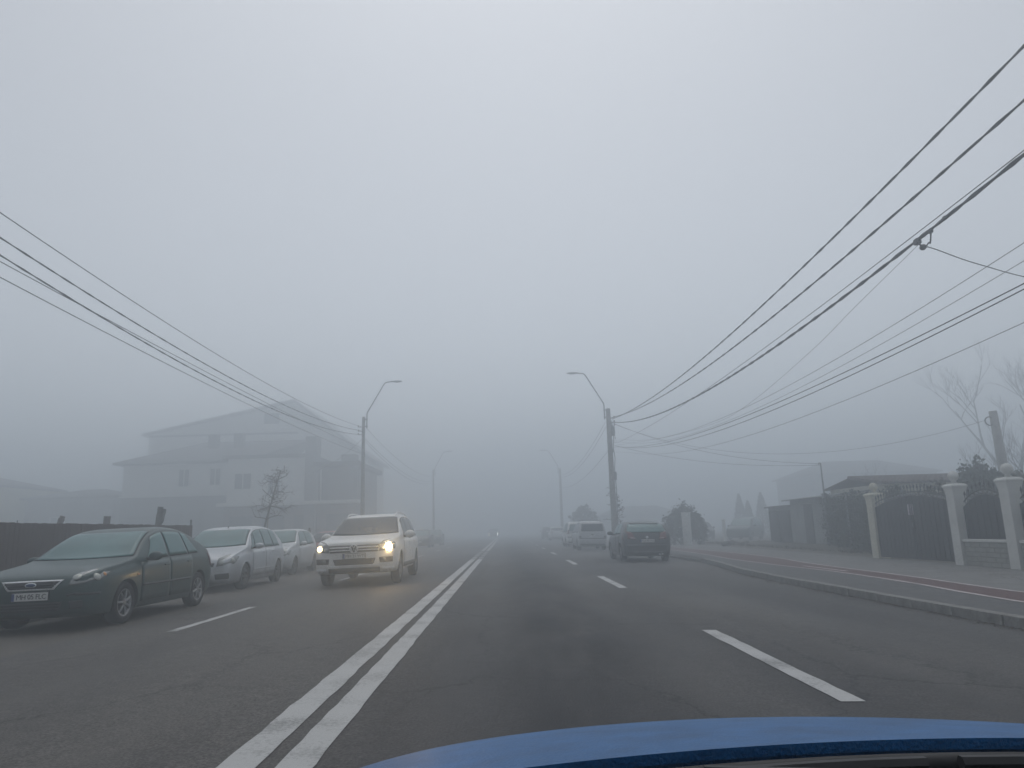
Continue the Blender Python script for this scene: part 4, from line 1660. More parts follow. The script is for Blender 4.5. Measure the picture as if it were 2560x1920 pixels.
wire("thin cable crossing the thick pair in the left bundle", span((-8.2, 42, 6.08), (6.1e-4, -.02273, 5.9522), YN, XL, XL), .010)
wire("lowest pale cable of the left bundle", span((-8.2, 42, 5.80), (8.9e-4, -.03963, 5.8481), YN, XL, XL), .011, M_wire_g)
# on to the far poles
for k, (x0, z0_, x1, z1, s) in enumerate(((5.85, 7.05, 6.3, 7.3, .9), (5.95, 6.9, 6.3, 7.1, 1.0), (6.0, 5.5, 6.4, 5.8, .7))):
    wire(("upper", "middle", "lower")[k] + " cable running on from the right pole to the far right pole", sag((x0, 41, z0_), (x1, 84, z1), s), .013)
for k, (x0, z0_, x1, z1, s) in enumerate(((-8.0, 7.2, -8.2, 7.5, .8), (-8.1, 6.6, -8.2, 7.0, .9), (-8.1, 6.45, -8.2, 6.8, 1.0))):
    wire(("upper", "middle", "lower")[k] + " cable running on from the left pole to the far left pole", sag((x0, 42, z0_), (x1, 84, z1), s), .012)
wire("service cable from the left pole to the white house", sag((-8.3, 42, 6.6), (-12.4, 46.5, 5.1), .25), .010, M_wire_g)
SP_TOP = (13.62, 31.0, 3.60)
wire("upper service cable from the right pole to the thin steel mast", sag((6.2, 41, 7.05), (13.58, 31, 3.56), .55), .011)
wire("lower service cable from the right pole to the thin steel mast", sag((6.2, 41, 5.75), (13.58, 31, 3.50), .40), .010)
wire("long drooping cable from the right pole to the coil on the yard pole", sag((6.2, 41, 7.0), (19.05, 28, 4.85), 1.55), .009)
wire("branch cable dropping from the clamp to the right edge", catmull([(6.46, 10.33, 5.23), (6.7, 10.4, 5.2), (7.29, 10.65, 5.11), (7.83, 10.9, 5.07), (8.71, 11.3, 5.02), (10.78, 12.2, 4.97)], 8), .010)
# branch clamp on the thick cable
cl = empty("branch_clamp", (6.4, 10.31, 5.29), 0, "knot of clamps joining the branch cable to the thick cable", 'clamp')
for k, (dy, dz, r_) in enumerate(((0, 0, .055), (-.35, .02, .04), (-.72, .06, .035))):
    mb = MB()
    mb.box(-r_ * .7, r_ * .7, dy - r_, dy + r_, dz - r_ * .9, dz + r_ * .8, .015)
    mb.build("clamp_block", M_wire, cl)
MB().ell((.10, .04, -.08), (.05, .06, .045), 10, 6).build("wedge_clamp", M_wire, cl, True)
MB().tube(catmull([(0, 0, -.03), (.03, -.12, -.13), (.05, -.2, -.10), (.03, -.26, -.13), (0, -.36, .0)], 6), .011, 6).build("jumper_loop", M_wire, cl, True)
MB().tube([(0, 0, -.02), (.06, .02, -.06), (.10, .04, -.08)], .014, 6).build("clamp_link", M_wire, cl)
# thin steel mast
sm = empty("steel_mast", (13.64, 31.0, -.1), 0, "thin leaning steel mast by the grey hut with service cables", 'mast')
MB().tube([(0, 0, 0), (-.02, 0, 2.2), (-.03, 0, 3.70)], [.045, .038, .03], 8).build("mast_tube", M_steel, sm, True)
MB().tube([(-.03, 0, 3.68), (-.10, 0, 3.70), (-.12, 0, 3.62)], .018, 6).build("mast_hook", M_steel, sm, True)
MB().tube([(-.02, 0, 2.3), (.10, .1, 2.0), (.14, .12, 1.2)], .012, 5).build("mast_cable", M_wire, sm, True)
# yard pole with a coil
yp = empty("yard_pole", (19.45, 28.0, -.15), 0, "short grey concrete pole with a cable coil above the gate", 'pole')
MB().tube([(0, 0, 0), (-.03, 0, 3), (-.08, 0, 5.35)], [.21, .18, .145], 12).build("pole_shaft", M_conc, yp, True)
pts = [(-.31 + .17 * math.cos(t * .35), -.05 + .012 * math.sin(t), 4.95 + .17 * math.sin(t * .35)) for t in range(40)]
MB().tube(pts, .022, 6).build("cable_coil", M_wire, yp, True)

# ------------------------------------------------------------------ plants
M_leaf = mat("evergreen_leaf", (0.030, 0.048, 0.026), 0.75, scale=1.4, col2=(0.060, 0.085, 0.045))
M_leaf_d = mat("dark_leaf", (0.022, 0.032, 0.022), 0.8, scale=1.4, col2=(0.045, 0.058, 0.038))
M_leaf_b = mat("dry_leaf", (0.055, 0.045, 0.032), 0.85, scale=1.8, col2=(0.085, 0.072, 0.052))
M_bark = mat("bark", (0.050, 0.042, 0.036), 0.95, var=.3, scale=7, bump=.6, bscale=30)
M_bark_r = mat("bark_reddish", (0.095, 0.058, 0.046), 0.95, var=.3, scale=7, bump=.6, bscale=30)


def branches(mb, p, d, L_, r, depth, rg, spread=.6, up=.15, curl=.25, tips=None, kids=(2, 4), ratio=.68):
    n = 4
    pts, rad = [p], [r]
    q = p
    dd = d.normalized()
    for i in range(n):
        dd = (dd + Vector((rg.uniform(-curl, curl), rg.uniform(-curl, curl), rg.uniform(-curl, curl) + up * .5)) * .6).normalized()
        q = q + dd * (L_ / n)
        pts.append(q)
        rad.append(lerp(r, r * .55, (i + 1) / n))
    mb.tube(pts, rad, 6 if r > .03 else 4)
    if depth <= 0:
        if tips is not None:
            tips.append(q)
        return
    for k in range(rg.randint(*kids)):
        t = rg.uniform(.35, 1.0)
        i = min(n - 1, int(t * n))
        o = lerp(pts[i], pts[i + 1], t * n - i)
        a = rg.uniform(0, 6.283)
        side = dd.orthogonal().normalized()
        side.rotate(Matrix.Rotation(a, 3, dd))
        nd = (dd * (1 - spread * .5) + side * spread + Vector((0, 0, up))).normalized()
        branches(mb, o, nd, L_ * ratio * rg.uniform(.8, 1.15), r * .55, depth - 1, rg, spread, up, curl, tips, kids, ratio)


def leaves(mb, pts, size, rg, per=1, jit=.1):
    for p in pts:
        for _ in range(per):
            c = Vector(p) + Vector((rg.gauss(0, jit), rg.gauss(0, jit), rg.gauss(0, jit)))
            u = Vector((rg.uniform(-1, 1), rg.uniform(-1, 1), rg.uniform(-1, 1))).normalized()
            w = u.orthogonal().normalized()
            w.rotate(Matrix.Rotation(rg.uniform(0, 6.28), 3, u))
            s = size * rg.uniform(.6, 1.4)
            n = len(mb.v)
            mb.v += [tuple(c - u * s), tuple(c + w * s * .5), tuple(c + u * s), tuple(c - w * s * .5)]
            mb.f.append((n, n + 1, n + 2, n + 3))


def raw(mb, name, m, parent=None):
    return link_mesh(name, mb.v, mb.f, m, parent)


def bush(name, label, cat, loc, lobes, n, size, m, seed, stem=None, group=None):
    """lobes: (x,y,z,rx,ry,rz) ellipsoids; leaves thickest near the surface."""
    rg = random.Random(seed)
    root = empty(name, loc, 0, label, cat, group)
    mb = MB()
    vol = [l[3] * l[4] + l[4] * l[5] for l in lobes]
    tot = sum(vol)
    for l, vv in zip(lobes, vol):
        k = int(n * vv / tot)
        # clumps on each lobe make the outline uneven
        cl = []
        for _ in range(max(8, k // 60)):
            d = Vector((rg.gauss(0, 1), rg.gauss(0, 1), rg.gauss(0, 1))).normalized()
            cl.append(d * rg.uniform(.72, 1.04))
        for _ in range(k):
            d = rg.choice(cl) + Vector((rg.gauss(0, .13), rg.gauss(0, .13), rg.gauss(0, .13)))
            if rg.random() < .35:
                d = Vector((rg.gauss(0, 1), rg.gauss(0, 1), rg.gauss(0, 1))).normalized() * rg.uniform(.3, .95)
            p = Vector((l[0] + d.x * l[3], l[1] + d.y * l[4], max(.02, l[2] + d.z * l[5])))
            leaves(mb, [p], size, rg, 1, .01)
    raw(mb, "crown", m, root)
    mb = MB()
    for l in lobes[:6]:
        mb.tube([(l[0] * .2, l[1] * .2, 0), (l[0] * .6, l[1] * .6, l[2] * .5), (l[0], l[1], l[2])], [.06, .04, .015], 6)
    raw(mb, "trunk", M_bark, root)
    return root


bush("round_bush", "rounded evergreen bush behind the black hatchback, with a white post before it", 'bush', (11.3, 46.6, -.08),
     [(0, 0, 1.2, 1.25, .9, 1.2), (-1.0, .1, .9, .55, .6, 1.0), (1.0, 0, .8, .5, .6, .9), (.1, .1, 1.75, .75, .6, .7), (-.55, 0, 1.7, .45, .5, .55), (.6, 0, 1.5, .5, .5, .6)], 6500, .085, M_leaf_d, 5)
bush("umbrella_tree", "dark umbrella-shaped tree rising behind the light grey estate", 'tree', (7.9, 74, -.1),
     [(0, 0, 2.55, 1.25, 1.0, .45), (-.95, .1, 2.2, .6, .6, .35), (1.0, .1, 2.1, .65, .6, .4), (.15, .1, 3.1, .6, .6, .5), (-.4, 0, 2.9, .5, .5, .45), (.55, 0, 2.75, .6, .5, .45), (-.1, 0, 1.8, .8, .6, .35)], 2600, .11, M_leaf_d, 6)
for k, (x, y, h, w_, lab) in enumerate(((27.6, 86, 4.7, 1.0, "pointed conifer, leftmost of the three in the fog"), (28.9, 87, 3.9, .9, "lowest conifer, between the two taller ones in the fog"),
                                        (30.2, 86, 4.8, 1.1, "blunt conifer, rightmost of the three in the fog"))):
    rg = random.Random(40 + k)
    root = empty("conifer_tree", (x, y, -.2), 0, lab, 'tree', 'three conifers in the fog')
    mb = MB()
    for _ in range(2400):
        t = rg.random() ** .8
        rr = w_ * ((1 - t) ** .75) * rg.uniform(.55, 1.08) * (1 if k < 2 else 1.0)
        a = rg.uniform(0, 6.283)
        leaves(mb, [(math.cos(a) * rr, math.sin(a) * rr, .2 + t * (h - .2))], .11, rg, 1, .03)
    raw(mb, "crown", M_leaf_d, root)
    MB().tube([(0, 0, 0), (0, 0, h * .8)], [.12, .03], 6).build("trunk", M_bark, root)

# leaning bare sapling beside the road on the left
rg = random.Random(21)
tr = empty("bare_sapling", (-10.75, 32.2, -.02), 0, "thin leaning leafless sapling in front of the white house", 'tree')
mb = MB()
trunk = [(0, 0, 0), (.10, 0, .9), (.22, 0, 1.8), (.42, 0, 2.6), (.62, 0, 3.4), (.78, 0, 4.0)]
mb.tube(catmull(trunk, 4), [lerp(.06, .018, i / 20) for i in range(21)], 7)
raw(mb, "trunk", M_bark, tr)
mb = MB()
for k in range(24):
    z = rg.uniform(1.9, 4.1)
    t = (z - 1.8) / 2.2
    x = lerp(.24, .80, max(0, min(1, t)))
    a = rg.uniform(0, 6.283)
    L_ = lerp(.85, .42, max(0, t))
    branches(mb, Vector((x, 0, z)), Vector((math.cos(a), math.sin(a) * .8, rg.uniform(-.1, .5))), L_, .020, 2, rg, .8, .05, .75, None, (2, 4), .62)
raw(mb, "crown", M_bark, tr)
MB().tube([(.25, .1, 0), (.28, .1, 2.2)], .03, 6).build("stake", mat("stake_wood", (.28, .26, .22), .9, var=.2), tr)

# pollarded stumps behind the fence
def stump(label, loc, parts, m):
    r = empty("pollard_stump", loc, 0, label, 'stump', 'pollarded stumps behind the fence')
    for k, (pts, rad) in enumerate(parts):
        mb = MB()
        q = catmull(pts, 5)
        rr = [rad[0] + (rad[1] - rad[0]) * i / (len(q) - 1) + rnd.uniform(-.01, .015) for i in range(len(q))]
        mb.tube(q, rr, 9)
        raw(mb, "trunk" if k == 0 else "limb", m, r)


stump("reddish cut stump leaning right above the brown fence", (-15.6, 25.5, 0), [([(0, 0, 0), (.02, 0, 1.2), (.12, 0, 1.7), (.24, 0, 2.06)], (.12, .085))], M_bark_r)
stump("stubby upright reddish stump above the middle of the brown fence", (-13.85, 25.5, 0), [([(0, 0, 0), (.0, 0, 1.2), (.03, 0, 2.02)], (.12, .105))], M_bark_r)
stump("forked grey stump above the brown fence near its end", (-12.2, 25.7, 0), [([(0, 0, 0), (.02, 0, 1.2), (.06, 0, 1.75), (.10, 0, 2.30)], (.14, .09)), ([(.05, 0, 1.6), (.16, 0, 1.85), (.25, 0, 2.22)], (.09, .055))], M_bark)
MB_r = MB().tube([(0, 0, 0), (.02, 0, 1.95)], .02, 6).build("iron_rod", M_steel)
MB_r.location = (-16.6, 25, 0)
tag(MB_r, "short thin rod sticking up above the far left of the fence", 'rod')

# bare trees above the gate
def bare_tree(name, label, loc, seed, h, r, depth=4, spread=.6, up=.25, stems=1, group='bare trees behind the gate wall', kids=(2, 4), ratio=.68):
    rg = random.Random(seed)
    t = empty(name, loc, 0, label, 'tree', group)
    mb = MB()
    mb.tube([(0, 0, 0), (.04, 0, h * .12), (0, 0, h * .25)], [r, r * .85, r * .75], 8)
    raw(mb, "trunk", M_bark, t)
    mb = MB()
    for k in range(stems):
        a = 6.283 * k / max(1, stems) + rg.uniform(0, 1)
        d = Vector((math.cos(a) * .45, math.sin(a) * .45, 1)) if stems > 1 else Vector((.05, 0, 1))
        branches(mb, Vector((0, 0, h * .22)), d, h * .42, r * .7, depth, rg, spread, up, .3, None, kids, ratio)
    raw(mb, "crown", M_bark, t)
    return t


bare_tree("bare_tree", "bare many-stemmed tree left of the coil pole above the gate", (26.2, 39.0, -.2), 3, 5.2, .045, 4, .5, .35, 5, kids=(2, 3))
bare_tree("bare_tree", "bare tree with a bent trunk at the right edge of the picture", (32.2, 45.0, -.2), 9, 6.6, .08, 4, .65, .2, 2)
bare_tree("tall_bare_tree", "tall faint bare tree rising at the right edge behind the gate", (40.5, 57.0, -.3), 17, 13.0, .20, 5, .55, .28, 3)
bare_tree("tall_bare_tree", "small faint bare tree behind the tiled roof", (31.0, 62.0, -.3), 19, 5.6, .08, 4, .55, .25, 3)
bush("domed_shrub", "dark domed shrub behind the gate wall beneath the bare tree", 'shrub', (16.9, 25.8, -.1), [(0, 0, 2.05, 1.0, .8, 1.08), (.7, .2, 1.8, .9, .7, .98), (-.7, .1, 1.75, .6, .6, .9), (1.5, .2, 1.7, .8, .7, .95), (.1, 0, 2.3, .7, .6, .8)], 8200, .085, M_leaf_d, 8)
bush("dark_shrub", "dark evergreen shrub behind the last fence panel at the right edge", 'shrub', (14.6, 18.6, -.1), [(0, 0, 1.3, .8, .7, 1.1), (.6, .5, 1.5, .8, .7, 1.0), (-.2, 1.2, 1.2, .7, .7, .95)], 4200, .065, M_leaf_d, 9)
bush("roof_creeper", "dry shrubs growing over the wall behind the arched gate", 'shrub', (14.4, 24.2, -.1), [(0, 0, 1.35, .6, 1.0, 1.0), (.4, 2.2, 1.25, .6, 1.1, .95), (.6, -2.0, 1.3, .6, 1.1, 1.0), (.2, -3.4, 1.25, .5, .9, .95)], 7000, .07, M_leaf_b, 10)

# hedge and wire fence between the gate and the hut
hd = empty("mesh_fence", (13.45, 24.6, -.08), 0, "tall dark mesh fence overgrown with creeper, left of the first gate pillar", 'fence')
rg = random.Random(33)
mb = MB()
for k in range(7000):
    y = rg.uniform(0, 6.2)
    z = rg.uniform(.05, 2.25 + .12 * math.sin(y * 2.2)) ** 1.0
    leaves(mb, [(rg.gauss(0.06, .10), y, z)], .055, rg, 1, .02)
raw(mb, "creeper", M_leaf_d, hd)
for k in range(4):
    MB().tube([(0, k * 2.05, 0), (0, k * 2.05, 2.32)], .035, 8).build("post", M_steel, hd, True)
mb = MB()
for k in range(32):
    mb.tube([(-.02, k * .2, .05), (-.02, k * .2, 2.25)], .004, 4)
for k in range(12):
    mb.tube([(-.025, 0, .1 + k * .195), (-.025, 6.2, .1 + k * .195)], .004, 4)
raw(mb, "wire_mesh", M_steel, hd)
mb = MB()
mb.box(.12, .16, 0, 6.2, .1, 2.15)
mb.build("backing_sheet", mat("green_sheet", (.045, .058, .05), .85, var=.25, scale=2), hd)

# clods and weeds on the verge
M_clod = mat("clod_earth", (0.050, 0.044, 0.036), 0.95, var=.35, scale=5, bump=.7, bscale=14)
for k, (x, y, r_, lab) in enumerate(((12.6, 41.5, .34, "flat earth clod on the verge by the thin white post"), (13.35, 41.0, .26, "small round earth clod on the verge below the yard off-roader"), (13.9, 40.4, .30, "taller earth clod on the verge nearest the garage doors"))):
    rg = random.Random(60 + k)
    bm = bmesh.new()
    bmesh.ops.create_icosphere(bm, subdivisions=3, radius=r_)
    for v in bm.verts:
        d = 1 + .25 * math.sin(v.co.x * 17 + k) * math.cos(v.co.y * 13) + rg.uniform(-.12, .12)
        v.co = Vector((v.co.x * 1.25 * d, v.co.y * d, v.co.z * .62 * d))
    mb = MB()
    mb.bm(bm)
    o = mb.build("earth_clod", M_clod)
    o.location = (x, y, -.02)
    tag(o, lab, 'clod', 'earth clods on the verge')
mb = MB()
rg = random.Random(77)
for k in range(2600):
    y = rg.uniform(24.5, 46)
    x = rg.uniform(12.4, 13.7) + rg.gauss(0, .2)
    h = rg.uniform(.03, .13)
    z = gz(x) - .02 + .1
    a = rg.uniform(0, 6.28)
    n = len(mb.v)
    mb.v += [(x - .02 * math.cos(a), y - .02 * math.sin(a), z), (x + .02 * math.cos(a), y + .02 * math.sin(a), z), (x + rg.gauss(0, .05), y + rg.gauss(0, .05), z + h)]
    mb.f.append((n, n + 1, n + 2))
o = raw(mb, "grass", M_leaf_b)
tag(o, "sparse dry weeds on the verge in front of the hut", kind='stuff')

# ------------------------------------------------------------------ gate wall on the right
M_plaster = mat("white_plaster", (0.60, 0.60, 0.57), 0.85, var=.1, scale=2.5, bump=.25, bscale=30)
M_cream = mat("cream_plaster", (0.54, 0.52, 0.42), 0.85, var=.1, scale=2.0, bump=.25, bscale=30)
M_gate = mat("gate_black", (0.020, 0.021, 0.026), 0.5, var=.3, scale=3)
M_bead = mat("silver_finial", (0.30, 0.31, 0.32), 0.4, .4, var=.1)
M_stone = mat("pale_block", (0.30, 0.30, 0.275), 0.9, var=.16, scale=5, bump=.5, bscale=25)
M_mortar = mat("mortar", (0.17, 0.165, 0.15), 0.95, var=.2, scale=8)


def pillar(label, x, y, h=2.0, w=.36, material=None):
    p = empty("gate_pillar", (x, y, gz(x)), 0, label, 'pillar', 'white pillars of the gate wall')
    m = material or M_plaster
    mb = MB()
    mb.box(-w / 2, w / 2, -w / 2, w / 2, -.05, h, .012)
    mb.build("pillar_shaft", m, p)
    mb = MB()
    b = w / 2
    secs = [(b - .002, h - .20), (b + .008, h - .12), (b + .03, h - .01), (b + .045, h + .01), (b + .045, h + .045), (b + .0, h + .09), (.05, h + .11)]
    n0 = 0
    for r_, z in secs:
        mb.v += [(-r_, -r_, z), (r_, -r_, z), (r_, r_, z), (-r_, r_, z)]
    for i in range(len(secs) - 1):
        for k in range(4):
            mb.f.append((i * 4 + k, i * 4 + (k + 1) % 4, (i + 1) * 4 + (k + 1) % 4, (i + 1) * 4 + k))
    mb.f.append(tuple((len(secs) - 1) * 4 + k for k in range(4)))
    mb.build("pillar_cap", m, p)
    MB().lathe([(.0, h + .10), (.09, h + .12), (.05, h + .16), (.10, h + .20), (.135, h + .27), (.13, h + .33), (.09, h + .40), (.03, h + .425), (0, h + .43)], 20, 'z').build("ball_finial", m, p, True)
    return p


PX = 11.95
pillar("white gate pillar at the far end of the arched gate", PX + .12, 23.75, 1.98, .40, M_cream)
pillar("white gate pillar between the arched gate and the low block wall", PX - .05, 19.15, 2.0, .34)
pillar("white gate pillar nearest the right edge, on the block wall", PX - .05, 17.05, 2.02, .34)

SPIKE = None


def spike_mesh():
    mb = MB()
    mb.lathe([(.012, 0), (.014, .03), (.030, .055), (.022, .09), (.004, .15), (0, .155)], 8, 'z')
    o = mb.build("spike", M_gate, None, True)
    COL.objects.unlink(o)
    mb = MB()
    mb.ell((0, 0, 0), (.028, .028, .030), 8, 6)
    b = mb.build("bead", M_bead, None, True)
    COL.objects.unlink(b)
    return o, b


SPIKE = spike_mesh()


def gate(label, cat, name, x, y0, y1, zbase, zmin, zmax, leafs=2, bars=14, fn=None, sheet_drop=.22):
    """sheet-metal gate or fence panel standing in the plane x, its top following an arch."""
    g = empty(name, (x, y0, gz(x)), 0, label, cat)
    L_ = y1 - y0
    arch = fn or (lambda t: zmin + (zmax - zmin) * math.sin(math.pi * t) ** .8)
    for q in range(leafs):
        a, b = q / leafs + .004, (q + 1) / leafs - .004
        pts = [(a * L_, zbase)] + [(b * L_, zbase)] + [(lerp(b, a, k / 16) * L_, arch(lerp(b, a, k / 16)) - sheet_drop) for k in range(17)]
        MB().poly_prism(pts, -.008, .008, 'x').build("gate_leaf" if name.endswith('gate') else "sheet_panel", M_gate, g)
        nr = max(4, int((b - a) * L_ / .22))
        for k in range(1, nr):
            t = lerp(a, b, k / nr)
            mb = MB()
            mb.box(-.020, -.0085, t * L_ - .012, t * L_ + .012, zbase + .06, arch(t) - sheet_drop - .01)
            mb.build("rib", M_gate, g)
        for t in (a + .008, b - .008):
            mb = MB()
            mb.box(-.03, .03, t * L_ - .025, t * L_ + .025, zbase, arch(t) - sheet_drop + .02)
            mb.build("frame_post", M_gate, g)
        for dz in (0, .14):
            MB().tube([(0, lerp(a, b, k / 20) * L_, arch(lerp(a, b, k / 20)) - sheet_drop + dz) for k in range(21)], .018, 6).build("arch_rail", M_gate, g, True)
        for zz in (zbase + .03, zbase + .75):
            mb = MB()
            mb.box(-.022, .022, a * L_, b * L_, zz - .025, zz + .025)
            mb.build("cross_rail", M_gate, g)
    for k in range(bars):
        t = (k + .5) / bars
        z = arch(t)
        MB().tube([(0, t * L_, z - sheet_drop), (0, t * L_, z)], .010, 6).build("bar", M_gate, g)
        copy_obj(SPIKE[0], g, (0, t * L_, z - .005))
        copy_obj(SPIKE[1], g, (-.012, (k + .5) / bars * L_, z - sheet_drop + .07))
    return g


g1 = gate("black arched sheet-metal double gate with two rows of spikes and a small notice", 'gate', "arched_gate", PX, 19.36, 23.52, .06, 1.80, 2.08, 2, 24)
mb = MB()
mb.box(-.02, -.012, 1.98, 2.26, 1.33, 1.64, .003)
sg = mb.build("notice", mat("notice_white", (.48, .45, .47), .6, var=.08), g1)
for k, (z, w_) in enumerate(((1.59, .10), (1.52, .06), (1.485, .09), (1.44, .07), (1.40, .10), (1.365, .05))):
    mb = MB()
    mb.box(-.0215, -.0195, 2.12 - w_, 2.12 + w_, z - .010, z + .010)
    mb.build("notice_line", mat("notice_ink", (.16, .13, .20), .7, var=.1), sg)
MB().tube([(-.05, 2.02, .98), (-.07, 2.02, 1.04), (-.05, 2.02, 1.12)], .012, 6).build("gate_handle", M_steel, g1, True)


def block_wall(label, y0, y1):
    w = empty("block_wall", (PX - .05, y0, gz(PX)), 0, label, 'wall')
    L_ = y1 - y0
    MB().box(-.085, .085, 0, L_, -.06, .60).build("mortar_bed", M_mortar, w)
    base = None
    rows = 5
    bh = .118
    for r_ in range(rows):
        y = 0.0 if r_ % 2 == 0 else -.18
        while y < L_ - .01:
            a, b = max(0, y), min(L_, y + .36)
            if b - a > .05:
                mb = MB()
                mb.box(-.098 - rnd.uniform(0, .006), .098, a + .006, b - .006, .008 + r_ * bh, (r_ + 1) * bh - .006, .008)
                mb.build("block", M_stone, w)
            y += .36
    mb = MB()
    mb.box(-.135, .135, 0, L_, .60, .665, .012)
    mb.build("coping", M_plaster, w)
    return w


block_wall("low pale block wall under the fence between the two nearest pillars", 17.25, 18.95)
block_wall("low pale block wall running out of the picture at right", 14.7, 16.85)
gate("black spiked fence panel with a high arch between the two nearest pillars", 'fence', "spiked_fence", PX, 17.26, 18.94, .67, 1.68, 1.98, 1, 10)
gate("black spiked fence panel running out of the picture at right", 'fence', "spiked_fence", PX, 14.72, 16.84, .67, 1.68, 1.98, 1, 12)

# tiled cottage behind the gate
M_tile = mat("roof_tile_brown", (0.085, 0.058, 0.050), 0.9, var=.35, scale=3, bump=.4, bscale=20)
ct = empty("tiled_cottage", (15.6, 29.8, -.15), 0, "low cream cottage with brown tiled roof behind the arched gate", 'house')
MB().box(0, 7, 0, 5, 0, 2.72).build("wall", M_cream, ct)
rf = empty("roof", (0, 0, 0))
rf.parent = ct
mb = MB()
mb.poly_prism([(-.35, 2.74), (-.30, 2.70), (2.4, 3.06), (5.1, 2.70), (5.15, 2.74), (2.4, 3.12)], -.3, 7.3, 'x')
mb.build("roof_deck", M_tile, rf)
mb = MB()
tile = MB()
tile.tube([(0, -.03, 0), (0, .34, .048)], [.085, .075], 6, flat=.55)
tile_o = tile.build("tile", M_tile, rf, True)
first = True
for r_ in range(8):
    for k in range(34):
        o = tile_o if first else copy_obj(tile_o, rf)
        first = False
        o.location = (-.22 + k * .22 + rnd.uniform(-.01, .01), -.34 + r_ * .345, 2.765 + r_ * .0485 + rnd.uniform(-.006, .012))
        o.rotation_euler = (0, 0, rnd.uniform(-.03, .03))
MB().tube([(-.3, 2.4, 3.13), (7.3, 2.4, 3.13)], .08, 8).build("ridge", M_tile, rf)
MB().box(1.2, 2.1, -.03, .02, 1.0, 2.1).build("window", M_glass_d, ct)

# hut, garage doors and posts along the property line
M_hut = mat("hut_render", (0.27, 0.285, 0.28), 0.9, var=.15, scale=1.2, bump=.2, bscale=20)
M_dkdoor = mat("garage_door_grey", (0.105, 0.112, 0.118), 0.7, var=.2, scale=2)
M_metalroof = mat("sheet_roof", (0.22, 0.225, 0.23), 0.6, .2, var=.2, scale=2)
ht = empty("grey_hut", (13.75, 31.2, -.05), 0, "grey rendered hut with low sloping sheet roof beside the steel mast", 'hut')
MB().box(0, 3.2, 0, 4.0, 0, 2.2).build("wall", M_hut, ht)
mb = MB()
mb.poly_prism([(-.35, 2.16), (3.5, 2.55), (3.5, 2.61), (-.35, 2.22)], -.2, 4.15, 'y')
mb.build("roof", M_metalroof, ht)
dr = MB().box(-.03, .01, 1.5, 2.4, .1, 1.95).build("door", M_dkdoor, ht)
MB().tube([(-.06, 2.28, 1.0), (-.06, 2.28, 1.15)], .015, 6).build("door_handle", M_steel, dr)
MB().tube([(-.04, .12, 1.9), (-.08, .25, 1.35), (-.04, .7, 1.05), (-.04, 1.1, 1.25)], .012, 5).build("loose_cable", M_wire, ht)
ga = empty("garage_row", (13.9, 35.6, -.05), 0, "low garage row with dark sheet doors, left of the grey hut", 'garage')
MB().box(0, 3.2, 0, 3.0, 0, 1.92).build("wall", M_hut, ga)
MB().box(-.2, 3.4, -.15, 3.1, 1.925, 2.0).build("roof", M_metalroof, ga)
for k in range(2):
    d = MB().box(-.05, .02, .12 + k * 1.45, 1.42 + k * 1.45, .05, 1.75).build("garage_door", M_dkdoor, ga)
    for q in range(6):
        MB().box(-.065, -.048, .17 + k * 1.45 + q * .22, .20 + k * 1.45 + q * .22, .07, 1.73).build("door_rib", M_dkdoor, d)
for label, x, y, h, w_ in (("wide white concrete post standing in front of the round bush", 11.15, 45.3, 1.92, .50), ("thin white post before the dark green off-roader", 15.15, 51.0, 1.45, .18)):
    mb = MB()
    mb.box(-w_ / 2, w_ / 2, -.12, .12, 0, h, .02)
    o = mb.build("white_post", M_plaster)
    o.location = (x, y, -.08)
    MB().box(-w_ / 2 - .03, w_ / 2 + .03, -.15, .15, h, h + .06, .015).build("post_cap", M_plaster, o)
    tag(o, label, 'post')


def plain_house(name, label, x0, x1, y0, y1, h, roof, wm, rm, wins=(), ov=.4):
    r = empty(name, (x0, y0, -.1), 0, label, 'house')
    W_, D_ = x1 - x0, y1 - y0
    MB().box(0, W_, 0, D_, 0, h).build("wall", wm, r)
    if roof == 'flat':
        MB().box(-ov, W_ + ov, -ov, D_ + ov, h + .002, h + .22).build("roof", rm, r)
    elif roof[0] == 'hip':
        z1, ins = roof[1], roof[2]
        v = [(-ov, -ov, h), (W_ + ov, -ov, h), (W_ + ov, D_ + ov, h), (-ov, D_ + ov, h), (ins, D_ / 2, z1), (W_ - (roof[3] if len(roof) > 3 else ins), D_ / 2, z1)]
        v += [(a, b, c - .14) for a, b, c in v[:4]]
        link_mesh("roof", v, [(0, 1, 5, 4), (1, 2, 5), (2, 3, 4, 5), (3, 0, 4), (0, 6, 7, 1), (1, 7, 8, 2), (2, 8, 9, 3), (3, 9, 6, 0), (9, 8, 7, 6)], rm, r)
    for (a, b, c, d) in wins:
        MB().box(a, b, -.03, .02, c, d).build("window", M_glass_d, r)
        fr = r.children[-1]
        for (p, q, s, t) in ((a - .07, a, c - .07, d + .07), (b, b + .07, c - .07, d + .07), (a, b, d, d + .07), (a, b, c - .07, c), ((a + b) / 2 - .03, (a + b) / 2 + .03, c, d)):
            MB().box(p, q, -.06, -.005, s, t).build("window_frame", M_plaster, fr)
    return r


M_wallw = mat("house_white", (0.66, 0.65, 0.62), 0.9, var=.08, scale=.8, bump=.1, bscale=12)
M_wallg = mat("house_grey", (0.19, 0.19, 0.195), 0.9, var=.12, scale=.8, bump=.1, bscale=12)
M_roofd = mat("roof_dark", (0.075, 0.066, 0.066), 0.9, var=.25, scale=2.5, bump=.4, bscale=8)
M_yel = mat("house_yellow", (0.46, 0.40, 0.20), 0.9, var=.08, scale=.8)
